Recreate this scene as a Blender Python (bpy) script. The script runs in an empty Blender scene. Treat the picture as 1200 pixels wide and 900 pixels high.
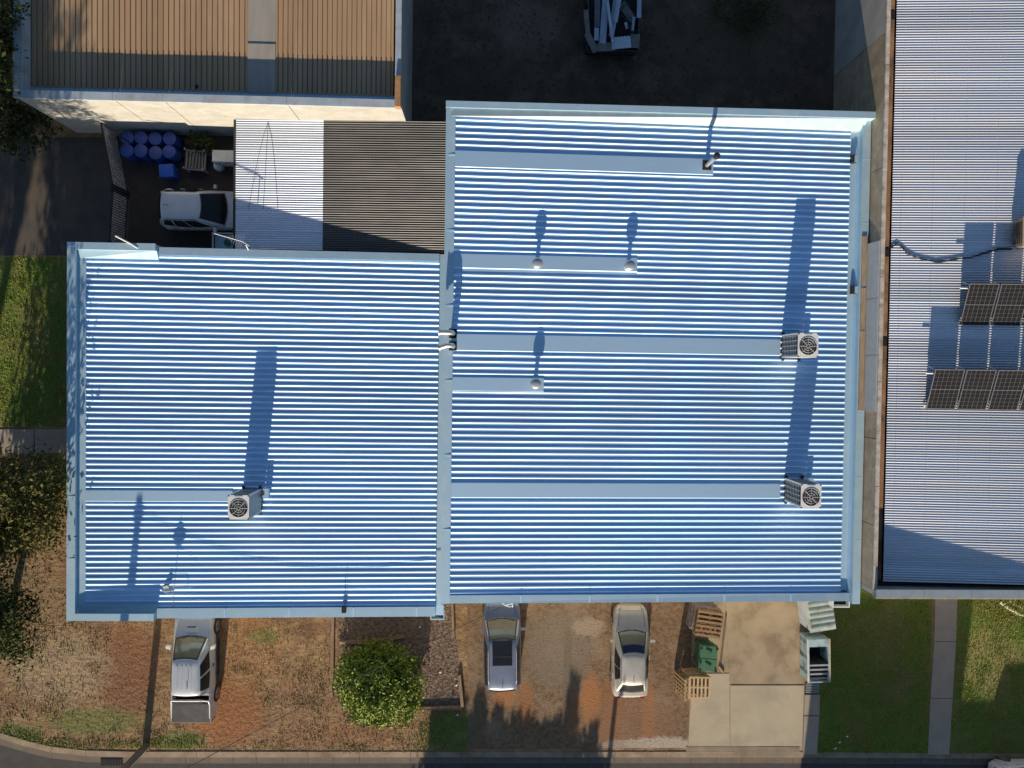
import bpy, math, random
from mathutils import Vector, Matrix
random.seed(11)
S = bpy.context.scene
COL = S.collection
PI = math.pi
# ------------------------------------------------------------------ camera
CAM_H = 32.4; FPX = 811.0
ROLL, TX, TY = math.radians(0.7917), math.radians(-1.0628), math.radians(-1.7999)
RM = Matrix.Rotation(TY, 3, 'Y') @ Matrix.Rotation(TX, 3, 'X') @ Matrix.Rotation(ROLL, 3, 'Z')
cam_d = bpy.data.cameras.new('camera'); cam = bpy.data.objects.new('camera', cam_d); COL.objects.link(cam)
cam_d.sensor_width = 36; cam_d.lens = FPX / 1200 * 36; cam_d.clip_end = 3000; cam_d.clip_start = 0.5
cam.matrix_world = Matrix.Translation((0, 0, CAM_H)) @ RM.to_4x4()
S.camera = cam
def at(px, py, z=0.0):
    """survey helper: a point of the photograph at a known height -> plan position"""
    d = RM @ Vector((px - 600, 450 - py, -FPX)); t = (z - CAM_H) / d.z
    return (d.x * t, d.y * t)
def at3(px, py, z=0.0):
    x, y = at(px, py, z); return Vector((x, y, z))
# ------------------------------------------------------------------ light
a0, a1 = at(170.7, 873.6), at(185.3, 724.8)
sd = Vector((a1[0] - a0[0], a1[1] - a0[1])).normalized()       # direction in which shadows fall
ELEV = math.radians(15.5)
COT = 1 / math.tan(ELEV)
to_sun = Vector((-sd.x * math.cos(ELEV), -sd.y * math.cos(ELEV), math.sin(ELEV)))
W = bpy.data.worlds.new('World'); S.world = W; W.use_nodes = True
nt = W.node_tree
sky = nt.nodes.new('ShaderNodeTexSky'); sky.sky_type = 'NISHITA'; sky.sun_disc = False
sky.sun_elevation = ELEV; sky.sun_rotation = math.atan2(to_sun.x, to_sun.y)
sky.air_density = 1.0; sky.dust_density = 0.3; sky.ozone_density = 2.4
nt.links.new(sky.outputs[0], nt.nodes['Background'].inputs[0]); nt.nodes['Background'].inputs[1].default_value = 0.066
sun_d = bpy.data.lights.new('sun', 'SUN'); sun_d.energy = 4.6; sun_d.angle = math.radians(0.5); sun_d.color = (1.0, 0.84, 0.64)
sun = bpy.data.objects.new('sun', sun_d); COL.objects.link(sun)
sun.rotation_euler = to_sun.to_track_quat('Z', 'Y').to_euler(); sun.location = (0, -20, 40)
S.view_settings.view_transform = 'Standard'; S.view_settings.look = 'None'
S.view_settings.exposure = 0.9; S.view_settings.gamma = 1.0
S.render.engine = 'CYCLES'
S.cycles.max_bounces = 6; S.cycles.glossy_bounces = 3; S.cycles.diffuse_bounces = 3
# ------------------------------------------------------------------ materials
MATS = {}
def mat(name, col, rough=0.8, metal=0.0, col2=None, scale=2.0, detail=6, lo=0.35, hi=0.65, bump=0.0, bscale=None, stretch=(1, 1, 1), col3=None, scale3=0.5, spec=0.5, coat=0.0, island=None, rough2=None):
    m = bpy.data.materials.new(name); m.use_nodes = True; MATS[name] = m
    n, l = m.node_tree.nodes, m.node_tree.links
    b = n['Principled BSDF']
    b.inputs['Base Color'].default_value = (*col, 1); b.inputs['Roughness'].default_value = rough
    b.inputs['Metallic'].default_value = metal; b.inputs['Specular IOR Level'].default_value = spec
    if coat: b.inputs['Coat Weight'].default_value = coat; b.inputs['Coat Roughness'].default_value = 0.06
    g = n.new('ShaderNodeNewGeometry'); mp = n.new('ShaderNodeMapping'); mp.inputs['Scale'].default_value = stretch
    l.new(g.outputs['Position'], mp.inputs['Vector'])
    def noise(s, d=detail, r=0.6):
        t = n.new('ShaderNodeTexNoise'); t.inputs['Scale'].default_value = s; t.inputs['Detail'].default_value = d; t.inputs['Roughness'].default_value = r
        l.new(mp.outputs[0], t.inputs['Vector']); return t
    def ramp(src, lo, hi):
        r = n.new('ShaderNodeMapRange'); r.inputs[1].default_value = lo; r.inputs[2].default_value = hi; l.new(src, r.inputs[0]); return r.outputs[0]
    def mix(f, a, c2):
        x = n.new('ShaderNodeMix'); x.data_type = 'RGBA'; l.new(f, x.inputs[0])
        if isinstance(a, tuple): x.inputs[6].default_value = (*a, 1)
        else: l.new(a, x.inputs[6])
        x.inputs[7].default_value = (*c2, 1); return x.outputs[2]
    out = col
    if island:
        out = mix(g.outputs['Random Per Island'], out, island)
    if col2:
        f = ramp(noise(scale).outputs[0], lo, hi); out = mix(f, out, col2)
        if rough2 is not None:
            r = n.new('ShaderNodeMapRange'); r.inputs[3].default_value = rough; r.inputs[4].default_value = rough2; l.new(f, r.inputs[0]); l.new(r.outputs[0], b.inputs['Roughness'])
    if col3:
        out = mix(ramp(noise(scale3, 4).outputs[0], 0.5, 0.68), out, col3)
    if not isinstance(out, tuple): l.new(out, b.inputs['Base Color'])
    if bump:
        bp = n.new('ShaderNodeBump'); bp.inputs['Strength'].default_value = 1.0; bp.inputs['Distance'].default_value = bump
        l.new(noise(bscale or scale * 4, 5).outputs[0], bp.inputs['Height']); l.new(bp.outputs[0], b.inputs['Normal'])
    return m
def blockwork(m, k, dark=.72):
    n, l = m.node_tree.nodes, m.node_tree.links; b = n['Principled BSDF']; src = b.inputs['Base Color'].links[0].from_socket
    g = n.new('ShaderNodeNewGeometry'); sp = n.new('ShaderNodeSeparateXYZ'); l.new(g.outputs['Position'], sp.inputs[0]); cb = n.new('ShaderNodeCombineXYZ'); l.new(sp.outputs[k], cb.inputs[0]); l.new(sp.outputs[2], cb.inputs[1])
    br = n.new('ShaderNodeTexBrick'); br.inputs['Scale'].default_value = 1.0; br.inputs['Brick Width'].default_value = .4; br.inputs['Row Height'].default_value = .2; br.inputs['Mortar Size'].default_value = .012
    br.inputs['Color1'].default_value = (1, 1, 1, 1); br.inputs['Color2'].default_value = (.86, .85, .83, 1); br.inputs['Mortar'].default_value = (dark, dark, dark, 1); l.new(cb.outputs[0], br.inputs['Vector'])
    x = n.new('ShaderNodeMix'); x.data_type = 'RGBA'; x.blend_type = 'MULTIPLY'; x.inputs[0].default_value = 1; l.new(src, x.inputs[6]); l.new(br.outputs[0], x.inputs[7]); l.new(x.outputs[2], b.inputs['Base Color'])
def sheet_tones(m, k, width, lo=.86):
    n, l = m.node_tree.nodes, m.node_tree.links; b = n['Principled BSDF']; src = b.inputs['Base Color'].links[0].from_socket
    g = n.new('ShaderNodeNewGeometry'); sp = n.new('ShaderNodeSeparateXYZ'); l.new(g.outputs['Position'], sp.inputs[0])
    d = n.new('ShaderNodeMath'); d.operation = 'DIVIDE'; l.new(sp.outputs[k], d.inputs[0]); d.inputs[1].default_value = width
    f = n.new('ShaderNodeMath'); f.operation = 'FLOOR'; l.new(d.outputs[0], f.inputs[0])
    w = n.new('ShaderNodeTexWhiteNoise'); w.noise_dimensions = '1D'; l.new(f.outputs[0], w.inputs['W'])
    # long water marks down the fall of the sheet
    nz = n.new('ShaderNodeTexNoise'); nz.inputs['Scale'].default_value = 1.0; nz.inputs['Detail'].default_value = 7; mp = n.new('ShaderNodeMapping'); mp.inputs['Scale'].default_value = (.12, 5, 1) if k == 1 else (5, .12, 1); l.new(g.outputs['Position'], mp.inputs['Vector']); l.new(mp.outputs[0], nz.inputs['Vector'])
    a = n.new('ShaderNodeMath'); a.operation = 'MULTIPLY_ADD'; l.new(nz.outputs[0], a.inputs[0]); a.inputs[1].default_value = .9; l.new(w.outputs[0], a.inputs[2])
    r = n.new('ShaderNodeMapRange'); r.inputs[1].default_value = .3; r.inputs[2].default_value = 1.3; r.inputs[3].default_value = lo; r.inputs[4].default_value = 1.06; l.new(a.outputs[0], r.inputs[0])
    x = n.new('ShaderNodeMix'); x.data_type = 'RGBA'; x.blend_type = 'MULTIPLY'; x.inputs[0].default_value = 1; l.new(src, x.inputs[6]); l.new(r.outputs[0], x.inputs[7]); l.new(x.outputs[2], b.inputs['Base Color'])
def add_blobs(m, blobs, wob=0.5, wscale=1.2):
    """patches of another soil or stain with a shape of their own: (x, y, rx, ry, colour, strength)"""
    n, l = m.node_tree.nodes, m.node_tree.links; b = n['Principled BSDF']
    src = b.inputs['Base Color'].links[0].from_socket
    g = n.new('ShaderNodeNewGeometry')
    nz = n.new('ShaderNodeTexNoise'); nz.inputs['Scale'].default_value = wscale; nz.inputs['Detail'].default_value = 10; nz.inputs['Roughness'].default_value = 0.78
    l.new(g.outputs['Position'], nz.inputs['Vector'])
    for (x, y, rx, ry, c, st) in blobs:
        mp = n.new('ShaderNodeMapping'); mp.vector_type = 'POINT'
        mp.inputs['Location'].default_value = (-x / rx, -y / ry, 0); mp.inputs['Scale'].default_value = (1 / rx, 1 / ry, 0)
        l.new(g.outputs['Position'], mp.inputs['Vector'])
        ln = n.new('ShaderNodeVectorMath'); ln.operation = 'LENGTH'; l.new(mp.outputs[0], ln.inputs[0])
        ma = n.new('ShaderNodeMath'); ma.operation = 'MULTIPLY_ADD'; l.new(nz.outputs[0], ma.inputs[0]); ma.inputs[1].default_value = wob * 2.4; l.new(ln.outputs['Value'], ma.inputs[2])
        mr = n.new('ShaderNodeMapRange'); mr.inputs[1].default_value = 0.72 + wob * 1.2; mr.inputs[2].default_value = 1.15 + wob * 1.2; mr.inputs[3].default_value = st; mr.inputs[4].default_value = 0
        l.new(ma.outputs[0], mr.inputs[0])
        x2 = n.new('ShaderNodeMix'); x2.data_type = 'RGBA'; l.new(mr.outputs[0], x2.inputs[0]); l.new(src, x2.inputs[6]); x2.inputs[7].default_value = (*c, 1)
        src = x2.outputs[2]
    l.new(src, b.inputs['Base Color'])
ZINC = mat('zinc_sheet', (.52, .73, .96), .60, .80, (.45, .65, .88), 1.2, stretch=(.35, 3, 1), rough2=.68, bump=.009, bscale=1.4)
CAPM = mat('zinc_capping', (.42, .60, .72), .52, .52, (.37, .54, .66), 2.2, rough2=.60, col3=(.47, .62, .71), bump=.006, bscale=1.5, scale3=.8)
TRAY = mat('zinc_tray', (.48, .68, .86), .50, .60, (.43, .62, .80), 1.5, stretch=(.4, 2, 1), rough2=.56)
GALV = mat('galvanised_iron', (.62, .65, .71), .50, .66, (.54, .57, .63), 1.0, stretch=(.3, 2, 1), rough2=.58, col3=(.62, .62, .63), scale3=.5)
GALVL = mat('new_corrugated_iron', (.58, .64, .73), .45, .60, (.52, .58, .67), 1.0, stretch=(.3, 2, 1))
DARKR = mat('weathered_dark_iron', (.052, .053, .056), .48, .35, (.072, .073, .076), 2.5, stretch=(.3, 1, 1), col3=(.09, .09, .09), scale3=1.1)
TAN = mat('tan_painted_sheet', (.37, .245, .140), .55, .0, (.325, .215, .125), 1.0, stretch=(2, .25, 1), col3=(.43, .30, .18), scale3=.6)
GREYSH = mat('grey_fibreglass_sheet', (.33, .30, .26), .5, .0, (.27, .25, .22), 1.4, stretch=(2, .4, 1))
PALECAP = mat('pale_parapet_capping', (.44, .51, .57), .5, .25, (.37, .43, .49), 2.0, col3=(.36, .36, .35), scale3=1.5)
CREAM = mat('cream_painted_block', (.38, .375, .345), .85, 0, (.335, .33, .30), 1.5, bump=.004, bscale=18)
BLOCK = mat('tan_concrete_block', (.42, .335, .235), .9, 0, (.31, .24, .165), 2.2, bump=.008, bscale=14, col3=(.26, .20, .14), scale3=1.0)
CONCW = mat('grey_concrete_wall', (.34, .33, .32), .9, 0, (.26, .255, .25), 1.2, bump=.004, bscale=20)
PALEC = mat('pale_concrete_cap', (.52, .47, .41), .9, 0, (.36, .32, .275), 3.0, bump=.006, bscale=15, col3=(.25, .2, .16), scale3=2.5)
RUST = mat('rusted_gutter', (.23, .115, .055), .85, .1, (.34, .21, .125), 2.0, stretch=(1, .5, 1), col3=(.10, .06, .04), scale3=1.8)
sheet_tones(ZINC, 1, .762, .84); sheet_tones(GALV, 1, .8, .84); sheet_tones(GALVL, 1, .8, .88); sheet_tones(TAN, 0, .84, .86); sheet_tones(DARKR, 1, .8, .75)
blockwork(CREAM, 0, .85); blockwork(BLOCK, 1, .78)
WALLM = mat('rendered_wall', (.46, .44, .40), .9, 0, (.40, .38, .35), 1.5)
BLACK = mat('black_void', (.006, .006, .007), .9, 0, (.010, .010, .012), 3)
DARKM = mat('dark_steel', (.03, .03, .032), .5, .4, (.045, .042, .04), 5)
WHITEM = mat('white_powdercoat', (.72, .72, .70), .45, 0, (.64, .64, .62), 4)
GREYM = mat('grey_powdercoat', (.36, .37, .38), .5, 0, (.31, .32, .33), 4)
COIL = mat('coil_grille', (.06, .062, .065), .5, .5, (.09, .09, .095), 30)
STEEL = mat('stainless_flue', (.55, .56, .55), .46, .8, (.5, .5, .5), 6)
RUBBER = mat('tyre_rubber', (.018, .018, .018), .8, 0, (.03, .028, .025), 10)
RIMM = mat('alloy_rim', (.42, .42, .43), .35, .7, (.35, .35, .36), 12)
GLASS = mat('tinted_glass', (.012, .014, .016), .16, 0, (.016, .018, .02), 3, spec=.4)
WSCR = mat('sunlit_windscreen', (.155, .150, .095), .12, 0, (.125, .12, .08), 1.6, spec=.6)
REDL = mat('red_lens', (.25, .01, .008), .2, 0, (.3, .015, .01), 6)
CLEARL = mat('headlamp_lens', (.55, .56, .57), .1, .2, (.45, .46, .48), 9)
PWHITE = mat('white_car_paint', (.58, .60, .62), .32, .35, (.53, .55, .57), 2.5, coat=.6)
PGREY = mat('slate_grey_car_paint', (.27, .30, .37), .30, .55, (.24, .27, .34), 2.5, coat=.7)
PSILV = mat('champagne_silver_paint', (.50, .465, .405), .42, .40, (.44, .41, .36), 2.5, coat=.3)
PPEARL = mat('pearl_white_paint', (.62, .62, .66), .3, .05, (.57, .57, .6), 2.5, coat=.6)
TRIMB = mat('black_trim', (.02, .02, .021), .5, 0, (.028, .028, .03), 8)
LINER = mat('tub_cover', (.055, .055, .055), .75, 0, (.09, .088, .085), 2.5, bump=.01, bscale=3)
BLUE = mat('blue_drum_plastic', (.010, .045, .24), .5, 0, (.014, .058, .29), 5, col3=(.035, .05, .13), scale3=4)
RUSTB = mat('rusty_drum_lid', (.02, .045, .17), .6, .1, (.13, .08, .055), 4, lo=.5, hi=.62)
PINE = mat('pallet_pine', (.40, .265, .135), .85, 0, (.30, .19, .09), 3, stretch=(1, 6, 6), island=(.48, .33, .18))
PINEO = mat('weathered_pallet_pine', (.30, .18, .085), .85, 0, (.20, .115, .055), 3, stretch=(6, 1, 6))
PALEP = mat('fresh_pallet_pine', (.56, .41, .235), .85, 0, (.46, .32, .175), 3, stretch=(6, 1, 6))
GREYP = mat('silvered_timber', (.31, .27, .23), .9, 0, (.22, .19, .165), 3, stretch=(6, 1, 1))
SLEEP = mat('timber_sleeper', (.27, .185, .125), .9, 0, (.17, .115, .075), 4, stretch=(4, .6, 1))
GREENB = mat('green_bin_plastic', (.05, .145, .07), .5, 0, (.042, .12, .06), 4)
PBLUE = mat('pale_blue_painted_steel', (.36, .50, .52), .6, .1, (.28, .40, .43), 3, col3=(.22, .17, .13), scale3=3.0)
PTEAL = mat('pale_green_painted_steel', (.47, .55, .50), .55, .1, (.40, .48, .44), 3, col3=(.33, .32, .26), scale3=2.2)
SKIPG = mat('dark_green_skip_paint', (.02, .05, .042), .6, .1, (.035, .05, .045), 3, col3=(.09, .05, .03), scale3=2.5)
CARDB = mat('grey_scrap_board', (.20, .18, .17), .9, 0, (.14, .13, .125), 4)
POLEM = mat('timber_pole', (.20, .165, .12), .9, 0, (.13, .105, .08), 3, stretch=(6, 6, .5))
ASPH = mat('old_asphalt', (.082, .070, .060), .92, 0, (.056, .048, .042), 1.6, bump=.012, bscale=30, col3=(.085, .075, .063), scale3=.6)
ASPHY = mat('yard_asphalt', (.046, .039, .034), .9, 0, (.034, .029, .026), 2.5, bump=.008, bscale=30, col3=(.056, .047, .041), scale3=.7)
ROADM = mat('road_asphalt', (.05, .048, .047), .93, 0, (.065, .062, .058), 2.5, bump=.012, bscale=40)
CONC = mat('driveway_concrete', (.44, .375, .265), .9, 0, (.39, .33, .235), .8, bump=.003, bscale=30, col3=(.34, .29, .215), scale3=.7)
CONC2 = mat('stained_driveway_concrete', (.36, .285, .185), .9, 0, (.28, .215, .135), .9, bump=.003, bscale=30, col3=(.22, .165, .105), scale3=.9)
PATHC = mat('grey_path_concrete', (.34, .285, .225), .9, 0, (.29, .24, .19), 1.6, bump=.003, bscale=30)
KERBC = mat('kerb_concrete', (.30, .235, .165), .92, 0, (.20, .155, .11), 1.4, bump=.006, bscale=24, col3=(.17, .115, .075), scale3=.6)
GUTTC = mat('gutter_concrete', (.16, .125, .09), .92, 0, (.12, .10, .08), 2.0, bump=.006, bscale=24)
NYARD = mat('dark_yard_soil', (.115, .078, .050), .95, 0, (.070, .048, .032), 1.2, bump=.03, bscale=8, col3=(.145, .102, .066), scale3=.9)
GROUND = mat('plain_soil', (.20, .145, .09), .95, 0, (.14, .12, .06), .15, bump=.03, bscale=3)
YARD = mat('front_yard_soil', (.31, .20, .10), .95, 0, (.19, .108, .05), 1.6, lo=.38, hi=.62, bump=.05, bscale=5, col3=(.15, .085, .045), scale3=.55)
PARK = mat('parking_gravel', (.215, .136, .076), .95, 0, (.125, .076, .042), 5.0, lo=.4, hi=.6, detail=10, bump=.022, bscale=14, col3=(.245, .17, .105), scale3=.8)
LAWNS = mat('lawn_soil', (.10, .15, .018), .95, 0, (.17, .145, .04), .7, lo=.42, hi=.62, bump=.03, bscale=9)
LEAFM = mat('mulch_litter', (.23, .165, .12), .95, 0, (.12, .08, .052), 7, lo=.42, hi=.58, bump=.06, bscale=9)
DRYG = mat('dry_grass_blades', (.36, .26, .125), .9, 0, (.25, .205, .07), .8, lo=.45, hi=.6, island=(.28, .20, .10))
GREENG = mat('green_grass_blades', (.125, .21, .014), .85, 0, (.22, .22, .035), .9, lo=.46, hi=.62, island=(.19, .24, .028))
BUSHL = mat('bright_bush_leaves', (.075, .13, .011), .75, 0, (.17, .225, .02), 1.6, lo=.4, hi=.6, island=(.24, .29, .028))
TREEL = mat('olive_tree_leaves', (.060, .066, .017), .85, 0, (.105, .094, .028), 1.1, lo=.42, hi=.62, island=(.085, .085, .026), spec=.15)
TREED = mat('dark_tree_leaves', (.030, .044, .012), .85, 0, (.05, .062, .018), 1.5, island=(.042, .052, .016), spec=.15)
LIMEL = mat('lime_shrub_leaves', (.12, .17, .02), .55, 0, (.20, .22, .05), 2.0, island=(.24, .26, .06))
CONIF = mat('conifer_leaves', (.025, .045, .018), .7, 0, (.04, .06, .022), 2)
BARK = mat('bark', (.12, .085, .06), .95, 0, (.07, .05, .035), 5, bump=.02, bscale=12)
WIREM = mat('black_cable', (.015, .015, .016), .6, 0, (.02, .02, .02), 5)
BRICK = mat('far_shed_brick', (.30, .17, .12), .9, 0, (.24, .13, .09), 3)
VENTC = mat('vent_cap_paint', (.22, .26, .33), .45, .2, (.26, .30, .36), 6)
def solar_mat():
    m = mat('solar_cells', (.014, .013, .014), .22, 0, (.019, .018, .019), 5, spec=.25)
    n, l = m.node_tree.nodes, m.node_tree.links; b = n['Principled BSDF']; src = b.inputs['Base Color'].links[0].from_socket
    tc = n.new('ShaderNodeTexCoord'); sp = n.new('ShaderNodeSeparateXYZ'); l.new(tc.outputs['Object'], sp.inputs[0])
    fs = []
    for k, (cell, wd) in enumerate(((.19, .07), (.175, .045))):
        d = n.new('ShaderNodeMath'); d.operation = 'DIVIDE'; l.new(sp.outputs[k], d.inputs[0]); d.inputs[1].default_value = cell
        f = n.new('ShaderNodeMath'); f.operation = 'FRACT'; l.new(d.outputs[0], f.inputs[0])
        c = n.new('ShaderNodeMath'); c.operation = 'LESS_THAN'; l.new(f.outputs[0], c.inputs[0]); c.inputs[1].default_value = wd; fs.append(c.outputs[0])
    mx = n.new('ShaderNodeMath'); mx.operation = 'MAXIMUM'; l.new(fs[0], mx.inputs[0]); l.new(fs[1], mx.inputs[1])
    x = n.new('ShaderNodeMix'); x.data_type = 'RGBA'; l.new(mx.outputs[0], x.inputs[0]); l.new(src, x.inputs[6]); x.inputs[7].default_value = (.11, .105, .10, 1)
    l.new(x.outputs[2], b.inputs['Base Color']); return m
SOLAR = solar_mat()
# ------------------------------------------------------------------ mesh helpers
class MB:
    def __init__(s): s.v = []; s.f = []
    def add(s, vs, fs):
        o = len(s.v); s.v += [tuple(p) for p in vs]; s.f += [tuple(i + o for i in f) for f in fs]; return s
    def box(s, x0, x1, y0, y1, z0, z1, M=None):
        vs = [(x, y, z) for z in (z0, z1) for y in (y0, y1) for x in (x0, x1)]
        if M is not None: vs = [M @ Vector(p) for p in vs]
        return s.add(vs, [(0, 2, 3, 1), (4, 5, 7, 6), (0, 1, 5, 4), (2, 6, 7, 3), (0, 4, 6, 2), (1, 3, 7, 5)])
    def hexa(s, bot, top):
        """bot, top: four points each, counter-clockwise seen from above"""
        return s.add(list(bot) + list(top), [(3, 2, 1, 0), (4, 5, 6, 7), (0, 1, 5, 4), (1, 2, 6, 5), (2, 3, 7, 6), (3, 0, 4, 7)])
    def poly(s, pts, z): return s.add([(x, y, z) for x, y in pts], [tuple(range(len(pts)))])
    def tube(s, pts, rs, n=8, cap=True):
        pts = [Vector(p) for p in pts]
        if not isinstance(rs, (list, tuple)): rs = [rs] * len(pts)
        o = len(s.v); m = len(pts)
        for i, p in enumerate(pts):
            t = (pts[min(i + 1, m - 1)] - pts[max(i - 1, 0)]).normalized()
            u = t.cross(Vector((0, 0, 1)) if abs(t.z) < .9 else Vector((1, 0, 0))).normalized(); w = t.cross(u)
            for k in range(n):
                a = 2 * PI * k / n; s.v.append(tuple(p + (u * math.cos(a) + w * math.sin(a)) * rs[i]))
        for i in range(m - 1):
            for k in range(n):
                a, b = o + i * n + k, o + i * n + (k + 1) % n; s.f.append((a, b, b + n, a + n))
        if cap: s.f.append(tuple(o + k for k in range(n))[::-1]); s.f.append(tuple(o + (m - 1) * n + k for k in range(n)))
        return s
    def lathe(s, c, prof, n=20):
        """prof: (radius, z) from bottom to top round the vertical through c"""
        o = len(s.v)
        for r, z in prof:
            for k in range(n):
                a = 2 * PI * k / n; s.v.append((c[0] + r * math.cos(a), c[1] + r * math.sin(a), c[2] + z))
        for i in range(len(prof) - 1):
            for k in range(n):
                a, b = o + i * n + k, o + i * n + (k + 1) % n; s.f.append((a, b, b + n, a + n))
        s.f.append(tuple(o + k for k in range(n))[::-1]); s.f.append(tuple(o + (len(prof) - 1) * n + k for k in range(n)))
        return s
    def strip(s, prof, x0, x1, axis='x', z0=0.0, z1=0.0):
        """profile (t, h) extruded along an axis, with end heights z0 and z1"""
        o = len(s.v); n = len(prof)
        for e, zz in ((x0, z0), (x1, z1)):
            for t, h in prof: s.v.append((e, t, zz + h) if axis == 'x' else (t, e, zz + h))
        for i in range(n - 1):
            q = (o + i, o + n + i, o + n + i + 1, o + i + 1); s.f.append(q if axis == 'x' else q[::-1])
        return s
    def mesh(s, name, m, org=(0, 0, 0), smooth=None):
        me = bpy.data.meshes.new(name)
        ox, oy, oz = org
        me.from_pydata([(x - ox, y - oy, z - oz) for x, y, z in s.v], [], s.f); me.materials.append(m)
        if smooth is not None:
            me.polygons.foreach_set('use_smooth', [True] * len(me.polygons)); me.set_sharp_from_angle(angle=math.radians(smooth))
        me.update(); return me
    def build(s, name, m, parent=None, org=None, smooth=None):
        if org is None: org = ORG.get(parent, (0, 0, 0)) if parent else (0, 0, 0)
        o = bpy.data.objects.new(name, s.mesh(name, m, org, smooth)); COL.objects.link(o)
        if parent: o.parent = parent; ORG[o] = org
        return o
ORG = {}
def thing(name, label, cat, loc=(0, 0, 0), rz=0.0, group=None, local=False):
    o = bpy.data.objects.new(name, None); COL.objects.link(o); o.location = loc; o.rotation_euler = (0, 0, rz)
    o.empty_display_size = .2
    tag(o, label, cat, group); ORG[o] = (0, 0, 0) if local else tuple(loc); return o
def tag(o, label, cat, group=None, kind=None):
    o['label'] = label; o['category'] = cat
    if group: o['group'] = group
    if kind: o['kind'] = kind
    return o
def struct(o): o['kind'] = 'structure'; return o
def inst(me, name, parent, loc=(0, 0, 0), rot=(0, 0, 0)):
    o = bpy.data.objects.new(name, me); COL.objects.link(o); o.parent = parent; o.location = loc; o.rotation_euler = rot; ORG[o] = (0, 0, 0); return o
def box(name, m, parent, x0, x1, y0, y1, z0, z1): return MB().box(x0, x1, y0, y1, z0, z1).build(name, m, parent)
def P(pts, z=0.0): return [at(x, y, z) for x, y in pts]
# ------------------------------------------------------------------ the setting
ground = struct(MB().poly([(-900, -900), (900, -900), (900, 900), (-900, 900)], -.17).build('ground', GROUND))
# kerb line (plan), running from the corner on the left to the right
kp = P([(-700, 640), (-420, 745), (-200, 815), (-90, 838), (-40, 850), (0, 863), (30, 872), (60, 879), (100, 883.5), (160, 885), (300, 885), (600, 885), (900, 885), (1200, 887), (1700, 890), (2600, 895)])
def offs(line, d):
    out = []
    for i, p in enumerate(line):
        a = Vector(line[max(i - 1, 0)]); b = Vector(line[min(i + 1, len(line) - 1)]); t = (b - a).normalized()
        out.append((p[0] + t.y * d, p[1] - t.x * d))      # positive d: towards the road
    return out
back = offs(kp, -.17)
struct(MB().poly([(-900, kp[0][1] - 2), (-60, -40.0)] + [(900, -40), (900, kp[-1][1])] + offs(kp, .3)[::-1], -.14).build('road', ROADM))
YMAT = YARD
yard_poly = back + [(back[-1][0], 120), (back[0][0], 120)]
struct(MB().poly(yard_poly, 0.0).build('front_yard', YARD))
struct(MB().poly([(-200, -60), (200, -60), (200, -29.0), (-200, -29.0)], -.02).build('far_verge', GROUND))
def ribbon(name, m, line, w0, w1, z0, z1, zb, seg=2.4):
    """kerb cut into stones along the line, joints left open"""
    o = bpy.data.objects.new(name, None); COL.objects.link(o); o['kind'] = 'structure'; ORG[o] = (0, 0, 0)
    A, B = offs(line, w0), offs(line, w1)
    for i in range(len(line) - 1):
        a0, a1, b0, b1 = Vector(A[i]), Vector(A[i + 1]), Vector(B[i]), Vector(B[i + 1])
        n = max(1, round((a1 - a0).length / seg)); g = .008 / max((a1 - a0).length, .1)
        if a0.x > 40 or a1.x < -45: n = 1
        for k in range(n):
            t0, t1 = k / n + g, (k + 1) / n - g
            q = [b0.lerp(b1, t0), b0.lerp(b1, t1), a0.lerp(a1, t1), a0.lerp(a1, t0)]
            zz = random.uniform(-.004, .004)
            MB().hexa([(p.x, p.y, zb) for p in q], [(q[0].x, q[0].y, z1 + zz), (q[1].x, q[1].y, z1 + zz), (q[2].x, q[2].y, z0 + zz), (q[3].x, q[3].y, z0 + zz)]).build('stone', m, o)
    return o
ribbon('kerb', KERBC, kp, -.17, .10, .022, .005, -.16)
ribbon('gutter', GUTTC, kp, .104, .46, -.115, -.125, -.2, 1.2)
# soils
xy = lambda px, py: at(px, py)
def blob(px, py, rx, ry, c, s): x, y = at(px, py); return (x, y, rx / 25, ry / 25, c, s)
RED = (.27, .115, .042); RED2 = (.33, .145, .05); BRN = (.17, .085, .045); GRN = (.13, .15, .04); STRAW = (.40, .33, .21)
add_blobs(YARD, [blob(150, 785, 36, 62, (.20, .092, .042), .9), blob(265, 835, 45, 40, RED, .95), blob(290, 760, 40, 45, RED2, .35), blob(370, 820, 60, 40, (.27, .15, .08), .55),
    blob(395, 860, 80, 14, (.25, .115, .055), .5), blob(110, 845, 55, 16, GRN, .8), blob(210, 868, 30, 12, GRN, .9), blob(20, 858, 30, 12, GRN, .8), blob(70, 780, 60, 45, STRAW, .4), blob(310, 745, 18, 10, GRN, .7),
    blob(528, 860, 26, 26, (.09, .14, .03), .8), blob(15, 690, 40, 30, (.10, .09, .04), .7), blob(50, 700, 30, 50, (.24, .16, .09), .6)], .75, 2.6)
struct(MB().poly(P([(548, 690), (812, 690), (806, 876), (548, 878)]), .004).build('gravel_parking', PARK))
add_blobs(PARK, [blob(592, 818, 14, 12, RED2, .9), blob(616, 825, 9, 28, RED, .8), blob(692, 820, 13, 32, RED2, .95), blob(715, 838, 14, 50, RED, .6), blob(760, 840, 8, 45, RED2, .75), blob(672, 835, 8, 30, RED, .7),
    blob(740, 850, 55, 35, (.25, .125, .065), .6), blob(655, 760, 45, 50, (.20, .16, .115), .7), blob(690, 735, 20, 12, (.36, .28, .20), .6), blob(665, 790, 6, 60, (.15, .11, .08), .7),
    blob(780, 872, 50, 9, (.42, .36, .28), .9), blob(730, 873, 30, 7, (.38, .32, .24), .6), blob(556, 850, 14, 30, (.11, .10, .05), .6)], .8, 3.0)
struct(MB().poly(P([(394, 700), (528, 700), (545, 826), (398, 832)]), .006).build('garden_bed', LEAFM))
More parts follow.
